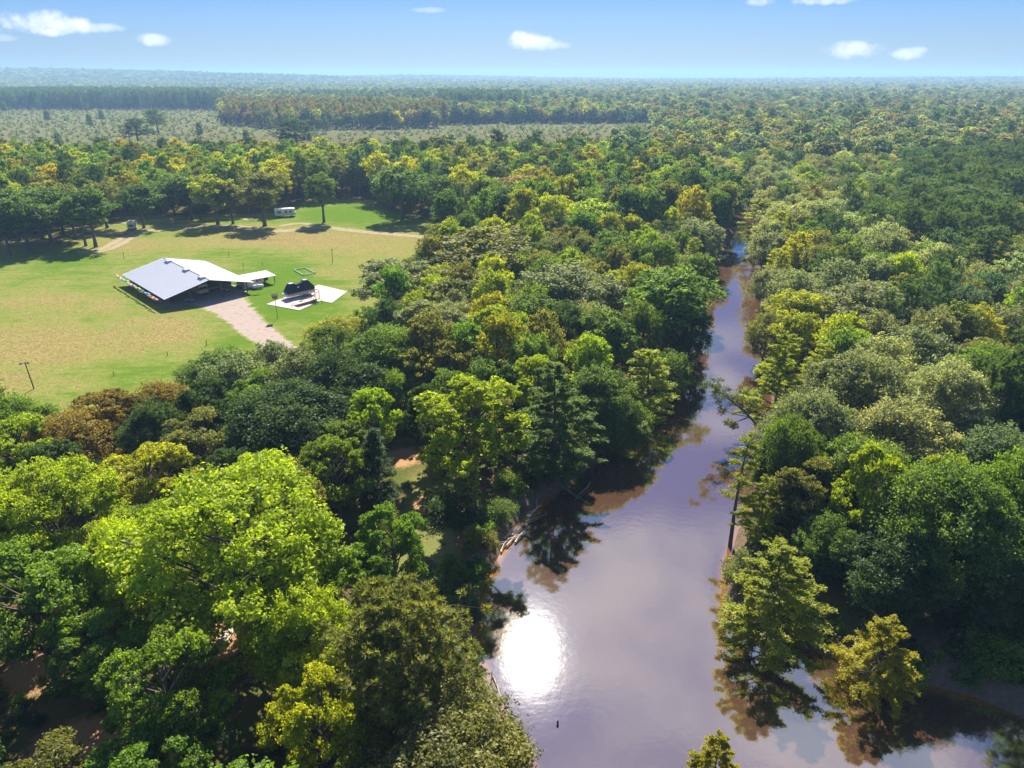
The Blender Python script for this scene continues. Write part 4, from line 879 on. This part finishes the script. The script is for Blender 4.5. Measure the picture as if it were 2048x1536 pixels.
p = P(266, 459, G); camper('camper', (p[0], p[1], G), R_(108), 6.0, 2.5, 2.6, 'cream camper trailer beside the dirt road at the field edge', 'camper', M['cream'], False, WR)
p = P(571, 433, G); camper('motorhome', (p[0], p[1], G), R_(200), 8.2, 2.6, 2.8, 'white motorhome parked in the shade beyond the dirt road', 'motorhome', M['white'], True, ((-2.6, -1.6, 1.2, 1.9), (-.9, .2, 1.2, 1.9), (1.5, 3.2, 1.2, 1.9)))
p = P(128, 838, 1.2 + 2.8); camper('camper', (p[0], p[1], gz(p[0], p[1])), R_(30), 6.5, 2.5, 2.4, 'white trailer half hidden behind the broad rusty oak', 'camper', M['white'], False, WR)

# lean-to with cream store room at the barn's right side
an = [P(a, b, 3.7)[:2] for a, b in ((477.5, 547.7), (526, 540), (544.7, 550.3), (496, 556))]
lo = empty('lean_to', (an[3][0], an[3][1], G), BA, 'low lean-to shed with flat white metal roof beside the barn', 'shed'); 
LW, LD = 9.6, 6.2
lo.location = lbarn(BW - 1.2, 4.6, 0)
mb = MB(); t = .06; a0, a1 = 2.55, 2.3
mb.face((0, 0, a1), (LW, 0, a1 - .05), (LW, LD, a0), (0, LD, a0)); mb.face((0, 0, a1 - t), (0, LD, a0 - t), (LW, LD, a0 - t), (LW, 0, a1 - .05 - t)); mb.face((0, 0, a1 - t), (LW, 0, a1 - .05 - t), (LW, 0, a1 - .05), (0, 0, a1)); mb.face((LW, 0, a1 - .05 - t), (LW, LD, a0 - t), (LW, LD, a0), (LW, 0, a1 - .05)); mb.face((0, LD, a0), (LW, LD, a0), (LW, LD, a0 - t), (0, LD, a0 - t))
mb.build('roof', M['roof'], lo); MB().box(.6, 6.0, .9, LD - .4, 0, 2.2).build('wall', M['cream'], lo)
MB().box(2.2, 3.1, .87, .9, 0.02, 2.0).build('door', M['white'], lo)
for (x, y) in ((LW - .4, .4), (LW - .4, LD - .4), (6.4, .4)): MB().box(x - .08, x + .08, y - .08, y + .08, 0, 2.24).build('post', M['post'], lo)
Q = lbarn(BW + 6.4, 7.2, 0); o = empty('barbecue_smoker', Q, BA + .5, 'black barrel smoker under the lean-to roof', 'smoker')
MB().loft([[(x, .38 * k * math.cos(t), 1.0 + .38 * k * math.sin(t)) for t in np.arange(12) / 12 * 6.283] for x, k in ((-.7, .8), (-.66, 1), (.66, 1), (.7, .8))]).build('barrel', M['black'], o, False)
for x in (-.5, .5):
    for y in (-.25, .25): MB().tube([(x, y, .75), (x, y * 1.4, 0)], .03, 5).build('leg', M['black'], o)
MB().tube([(.5, 0, 1.35), (.5, 0, 2.0)], .06, 8).build('chimney', M['black'], o)
p = P(516.6, 577.5, G); o = empty('propane_tank', (p[0], p[1], G), BA - .25, 'white horizontal propane tank on the lawn beside the barn corner', 'gas tank')
MB().loft([[(x, .48 * k * math.cos(t), .72 + .48 * k * math.sin(t)) for t in np.arange(16) / 16 * 6.283] for x, k in ((-1.55, .15), (-1.45, .6), (-1.2, .93), (-1., 1), (1., 1), (1.2, .93), (1.45, .6), (1.55, .15))]).build('tank', M['white'], o, True)
MB().loft([[(.2 * math.cos(t), .2 * math.sin(t), z) for t in np.arange(10) / 10 * 6.283] for z in (1.18, 1.38)]).build('dome_cap', M['white'], o)
for x in (-.8, .8): MB().box(x - .06, x + .06, -.35, .35, 0, .35).build('foot', M['steel'], o)
# flag on a short staff at the barn's front right corner
Q = lbarn(BW - .2, .25, 2.3); o = empty('flag', Q, BA - .6, 'red white and blue striped flag at the front right barn corner', 'flag'); MB().tube([(0, 0, 0), (.9, 0, 1.3)], .03, 6).build('staff', M['white'], o)
for i in range(7):
    mb = MB(); z0 = 1.1 - i * .13
    for j in range(6): u0, u1 = j / 6, (j + 1) / 6; f = lambda u: (.75 + 1.5 * u - .25 * i / 7, .1 * math.sin(u * 7 + i * .3), 0); a, b = f(u0), f(u1); mb.face((a[0], a[1], z0 - .13 - .25 * u0), (b[0], b[1], z0 - .13 - .25 * u1), (b[0], b[1], z0 - .25 * u1), (a[0], a[1], z0 - .25 * u0))
    mb.build('stripe', M['red' if i % 2 == 0 else 'white'], o)
MB().box(.72, 1.25, -.02, .13, .62, 1.1).build('canton', M['blue'], o)
for (px, py, nm, lab, mt) in ((384, 604, 'cooler', 'small red and white cooler on the gravel by the barn front', 'red'), (375, 604, 'storage_box', 'small blue storage box on the gravel by the barn front', 'blue'), (447, 582, 'storage_box', 'red storage box in the shade inside the barn', 'red'), (455, 584, 'storage_box', 'blue storage box beside the red one inside the barn', 'blue'), (491, 578, 'storage_box', 'white storage box beside the barn corner post', 'white')):
    p = P(px, py, G); o = empty(nm, (p[0], p[1], G + .06), BA + .2, lab, 'box'); MB().box(-.45, .45, -.28, .28, 0, .5).build('box', M[mt], o); MB().box(-.47, .47, -.3, .3, .502, .6).build('lid', M['white'], o)

def trailer_frame(o, L, Wd, z=.55, mat='steel'):
    for sg in (-1, 1): MB().box(-L / 2, L / 2, sg * Wd / 2 - .05, sg * Wd / 2 + .05, z - .06, z + .06).build('rail', M[mat], o)
    for x in np.linspace(-L / 2 + .3, L / 2 - .3, 5): MB().box(x - .04, x + .04, -Wd / 2 + .055, Wd / 2 - .055, z - .05, z + .05).build('crossbar', M[mat], o)
    MB().tube([(-L / 2, Wd / 2, z), (-L / 2 - 1.4, 0, z - .03), (-L / 2, -Wd / 2, z)], .05, 6).build('tow_bar', M[mat], o); MB().tube([(-L / 2 - 1.3, 0, z), (-L / 2 - 1.3, 0, .1)], .05, 6).build('jack', M[mat], o)
    for x in (L * .14, L * .14 + .82):
        for sg in (-1, 1): wheel(o, x, sg * (Wd / 2 + .2), .36, .22); MB().box(x - .45, x + .45, sg * (Wd / 2 + .2) - .13, sg * (Wd / 2 + .2) + .13, .78, .82).build('fender', M[mat], o)
PZ = 1.37
a, b = P(562, 601, PZ), P(634, 585, PZ); ang = math.atan2(b[1] - a[1], b[0] - a[0]); c = (a + b) / 2
o = empty('boat_trailer', (c[0], c[1], PZ), ang, 'tandem-axle trailer under the covered boat on the concrete pad', 'trailer'); trailer_frame(o, 7.6, 2.0)
o = empty('boat', (c[0], c[1], PZ + .62), ang, 'boat under a dark navy canvas cover on its trailer', 'boat'); LB_ = 8.4
for sg in (-.85, .85):
    MB().loft([[(x, sg + .32 * k * math.cos(t), .35 + .3 * k * math.sin(t) + (1 - k) * .2) for t in np.arange(12) / 12 * 6.283] for x, k in ((-LB_ / 2 - .1, .05), (-LB_ / 2 + .5, .7), (-LB_ / 2 + 1.1, 1), (LB_ / 2 - .1, 1), (LB_ / 2, .8))]).build('pontoon', M['steel'], o, True)
MB().box(-LB_ / 2, LB_ / 2, -1.25, 1.25, .652, .74).build('deck', M['white'], o); MB().box(-LB_ / 2 + .7, LB_ / 2 - .2, -1.22, 1.22, .742, 1.25).build('side_panel', M['brown'], o)
prof = ((-LB_ / 2 + .6, .25, .9), (-LB_ / 2 + 1.5, 2.05, .45), (-LB_ / 2 + 2.9, 2.0, .45), (-LB_ / 2 + 3.4, 1.6, .35), (.9, 1.85, .3), (1.5, 2.25, .5), (2.7, 2.2, .5), (LB_ / 2 - .1, .45, .9))
MB().loft([[(x, -1.3, 1.05), (x, -1.28, 1.25), (x, -1.15 * w - .08, 1.25 + hh * .97), (x, 0, 1.25 + hh * 1.02), (x, 1.15 * w + .08, 1.25 + hh * .97), (x, 1.28, 1.25), (x, 1.3, 1.05)] for x, hh, w in prof]).build('canvas_cover', M['navy'], o)
for xa, xb, zt in ((-LB_ / 2 + 1.6, -LB_ / 2 + 2.8, 3.345), (1.6, 2.6, 3.555)): MB().box(xa, xb, -.42, .42, zt - .06, zt + .02).build('cover_patch', M['steel'], o)
MB().face((-LB_ / 2 + 3.2, -1.20, 2.2), (-LB_ / 2 + 3.9, -1.20, 2.15), (-LB_ / 2 + 3.7, -1.05, 2.55)).build('cover_window', M['white'], o)
MB().tube([(-LB_ / 2 + .1, -1.1, .74), (-LB_ / 2 + .1, -1.1, 1.3), (-LB_ / 2 + .1, 1.1, 1.3), (-LB_ / 2 + .1, 1.1, .74)], .03, 5).build('bow_rail', M['steel'], o)
a, b = P(592, 612, PZ), P(636, 600, PZ); ang = math.atan2(b[1] - a[1], b[0] - a[0]); c = (a + b) / 2
o = empty('utility_trailer', (c[0], c[1], PZ), ang, 'empty tan deck trailer with a rust-brown tube arch on the concrete pad', 'trailer'); trailer_frame(o, 6.6, 2.0, .55, 'brown')
for k in range(6): y = -.92 + k * .335; MB().box(-3.2, 3.2, y, y + .30, .615, .66).build('plank', M['tan'], o)
for xq, hh in ((2.1, 1.9), (3.1, 2.1)): MB().tube([(xq, -1.0, .61), (xq + .1, -1.02, .61 + hh * .8), (xq + .35, -.8, .61 + hh), (xq + .35, .8, .61 + hh), (xq + .1, 1.02, .61 + hh * .8), (xq, 1.0, .61)], .09, 6).build('arch', M['brown'], o)
MB().tube([(2.4, -1.0, 2.3), (3.4, -1.0, 2.5)], .07, 5).build('arch_brace', M['brown'], o); MB().box(-2.2, -.8, .3, .5, .665, .8).build('bunk', M['black'], o)

# bird house on a pole
p = P(555.4, 636.7, G); o = empty('bird_house', (p[0], p[1], G), .4, 'martin bird house with perch rods on a tall pole by the driveway', 'bird house'); hp = 5.0
MB().tube([(0, 0, -.2), (0, 0, hp)], .06, 8).build('pole', M['post'], o); MB().box(-.55, .55, -.5, .5, hp - .1, hp + .75).build('house', M['wood'], o)
MB().prism([(-.62, hp + .75), (.62, hp + .75), (0, hp + 1.15)], -.65, .65).build('roof', M['brown'], o)
for sx in (-1, 1):
    for i in range(2): MB().box(sx * .55 - .01, sx * .55 + .01, -.3 + i * .4, -.1 + i * .4, hp + .2, hp + .45).build('entrance', M['black'], o)
for x, y in ((-.9, .5), (.9, -.5)): MB().tube([(x * .6, y * .6, hp), (x, y, hp + 1.9)], .03, 5).build('perch_rod', M['post'], o)
# floodlight pole, bare poles, stakes
p = P(68, 777, G); o = empty('floodlight_pole', (p[0], p[1], G), .3, 'wooden floodlight pole with two lamp heads in the dry field', 'light pole'); MB().tube([(0, 0, -.3), (-.25, 0, 5.3)], [.13, .09], 8).build('pole', M['post'], o); MB().tube([(-.8, 0, 5.15), (.35, 0, 5.15)], .05, 6).build('crossarm', M['post'], o)
for x in (-.8, .35): MB().loft([[(x + k * math.cos(t), -.08 - q, 5.25 + k * math.sin(t)) for t in np.arange(10) / 10 * 6.283] for q, k in ((0, .12), (.3, .27), (.34, .27))]).build('lamp_head', M['steel'], o)
for px, py, hh, lab in ((665, 526, 4.3, 'thin wooden pole with a short crossbar in the dry grass'), (248, 517, 2.1, 'short dark post at the end of the bare earth patch'), (458, 513, 1.5, 'low dark stake on the lawn behind the barn'), (525, 531, 1.2, 'dark leaning stake behind the lean-to'), (487, 541, 2.4, 'pale thin post behind the lean-to roof'),
        (335, 712, .9, 'small grey stake on the mown edge of the lawn strip'), (413, 690, 1.2, 'dark stake near the round oak by the driveway'), (644, 606, 1.1, 'dark post at the corner of the concrete pad'), (228, 751, .8, 'short pale stump with yellow weeds on the lawn strip')):
    p = P(px, py, G); o = empty('post', (p[0], p[1], G), 0, lab, 'post'); MB().tube([(0, 0, -.2), (.06 * hh, 0, hh)], .07 if hh < 3 else .09, 6).build('shaft', M['wood' if 'pale' in lab else 'post'], o)
    MB().tube([(-.35 if hh > 4 else -.09, 0, hh * .97), (.5 if hh > 4 else .12, 0, hh * .97)], .05, 5).build('crossbar', M['post'], o)
# garden bed edged with pale netting
qs = [P(a, b, G) for a, b in ((588, 541), (610, 537), (631, 547), (607, 552))]; c = sum(qs) / 4; o = empty('garden_bed', c, 0, 'pale netting frame round an empty garden bed on the lawn', 'garden bed')
for i in range(4):
    a, b = qs[i] - c, qs[(i + 1) % 4] - c; MB().tube([a + [0, 0, .25], b + [0, 0, .25]], .14, 6).build('border', M['green'], o); MB().tube([a + [0, 0, -.1], a + [0, 0, .6]], .05, 6).build('corner_stake', M['wood'], o)

# ------------------------------------------------------------------ banks: logs, driftwood, stumps, boards
def log(pts, r, mat, label, name='log', cat='log', group=None, fork=True):
    p = [PV(a, b, z) for a, b, z in pts]; o = empty(name, p[0], 0, label, cat, group); q = [v - p[0] for v in p]
    q2 = []
    for i in range(len(q) - 1):
        for t in (0, .33, .66): q2.append(q[i].lerp(q[i + 1], t) + Vector((trand.gauss(0, r * .5), trand.gauss(0, r * .5), trand.gauss(0, r * .3))))
    q2.append(q[-1]); MB().tube(q2, [r * (1 - .6 * i / len(q2)) for i in range(len(q2))], 8).build('stem', mat, o, True)
    if fork:
        for k in range(3): s = q2[len(q2) // 2 + k % 2]; MB().tube([s, s + Vector((trand.gauss(0, 1), trand.gauss(0, 1), trand.uniform(.1, .6))) * 1.1], [r * .4, r * .12], 5).build('branch', mat, o)
log([(1085, 950, .6), (1120, 970, .5), (1165, 1000, .15)], .2, M['wood'], 'dark fallen log sloping into the river below the tall dark cypress')
log([(1180, 965, .5), (1150, 1000, .1)], .12, M['wood'], 'thin crossing branch against the fallen log below the dark cypress', 'branch', 'branch')
log([(1460, 1247, .35), (1500, 1260, .3), (1545, 1275, .3)], .22, M['wood'], 'bare log lying along the tip of the right bank')
log([(1455, 1222, .1), (1442, 1219, .1)], .09, M['drift'], 'short pale stick reaching into the orange shallows', 'branch', 'branch', None, False)
for k, (a, b, c, d) in enumerate(((1012, 1092, 1040, 1062), (1016, 1080, 1046, 1066), (1024, 1070, 1050, 1048), (1030, 1084, 1052, 1056), (1008, 1078, 1030, 1052), (1034, 1062, 1058, 1040), (1062, 1030, 1078, 1012), (1000, 1104, 1014, 1082))): log([(a, b, .25), (c, d, .45)], .13, M['drift'], 'pale driftwood branch heaped on the left bank beside the orange shallows', 'driftwood', 'driftwood', 'pale driftwood branches heaped on the left bank')
log([(984, 1345, .2), (1000, 1385, .15), (1016, 1425, .05)], .09, M['drift'], 'thin pale pole lying along the near left water edge', 'branch', 'branch', None, False)
log([(1050, 1475, 0.02), (1058, 1455, .3)], .05, M['drift'], 'pale twig standing in the water at the near left bank', 'branch', 'branch', None, False)
log([(1114, 1456, -.1), (1116, 1441, .4)], .12, M['black'], 'small dark snag sticking out of the open water', 'snag', 'snag', None, False)
log([(1560, 1270, .4), (1610, 1240, .9)], .16, M['wood'], 'dark root-like branch under the broad cypress at the bank tip', 'branch', 'branch')
for k, (a, b, hh) in enumerate(((1494, 1048, 1.3), (1502, 1030, .9), (1517, 968, 1.3), (1524, 950, .8), (1512, 985, .7), (1543, 880, 1.4), (1536, 900, .8))):
    p = P(a, b, .25); o = empty('cypress_knee', (p[0], p[1], .1), 0, 'dark pointed cypress knee at the orange shallows of the right bank', 'stump', 'cypress knees along the right bank')
    MB().tube([(0, 0, -.4), (.02, 0, .2), (.06, .03, hh * .7), (.08, .02, hh)], [.45, .34, .2, .06], 8).build('stem', BARK, o, True)
for k in range(4):
    a, b = P(424 + k * 9, 1300 - k * 4, 1.35), P(452 + k * 7, 1262 - k * 3, 1.35); v = b - a; o = empty('board', (a[0], a[1], gz(a[0], a[1]) + .06), math.atan2(v[1], v[0]), 'weathered grey board lying on the orange dirt clearing', 'board', 'weathered boards on the orange dirt clearing')
    MB().box(0, 3.4, -.14, .14, 0, .1).build('plank', M['drift'], o); MB().box(-.02, .12, -.15, .15, -.03, .002).build('batten', M['wood'], o)
p = P(1618, 221, 3); o = empty('metal_shed', (p[0], p[1], gz(p[0], p[1])), .3, 'white metal roofed shed showing among distant trees', 'shed'); MB().box(-14, 14, -8, 8, 0, 14).build('wall', M['cream'], o); MB().prism([(-9, 14), (9, 14), (0, 18)], -15, 15).build('roof', M['roof'], o)

# ------------------------------------------------------------------ air
m, T = newmat('haze'); v = T.add('ShaderNodeVolumePrincipled', {'Color': (.40, .68, 1, 1), 'Density': .00018, 'Anisotropy': .2})
ou = T.add('ShaderNodeOutputMaterial'); T.l.new(v.outputs[0], ou.inputs['Volume'])
tag(MB().box(-11500, 11500, -55, 14000, -3.0, 125).build('haze', m), 'pale blue haze over the plain', None, None, 'stuff')
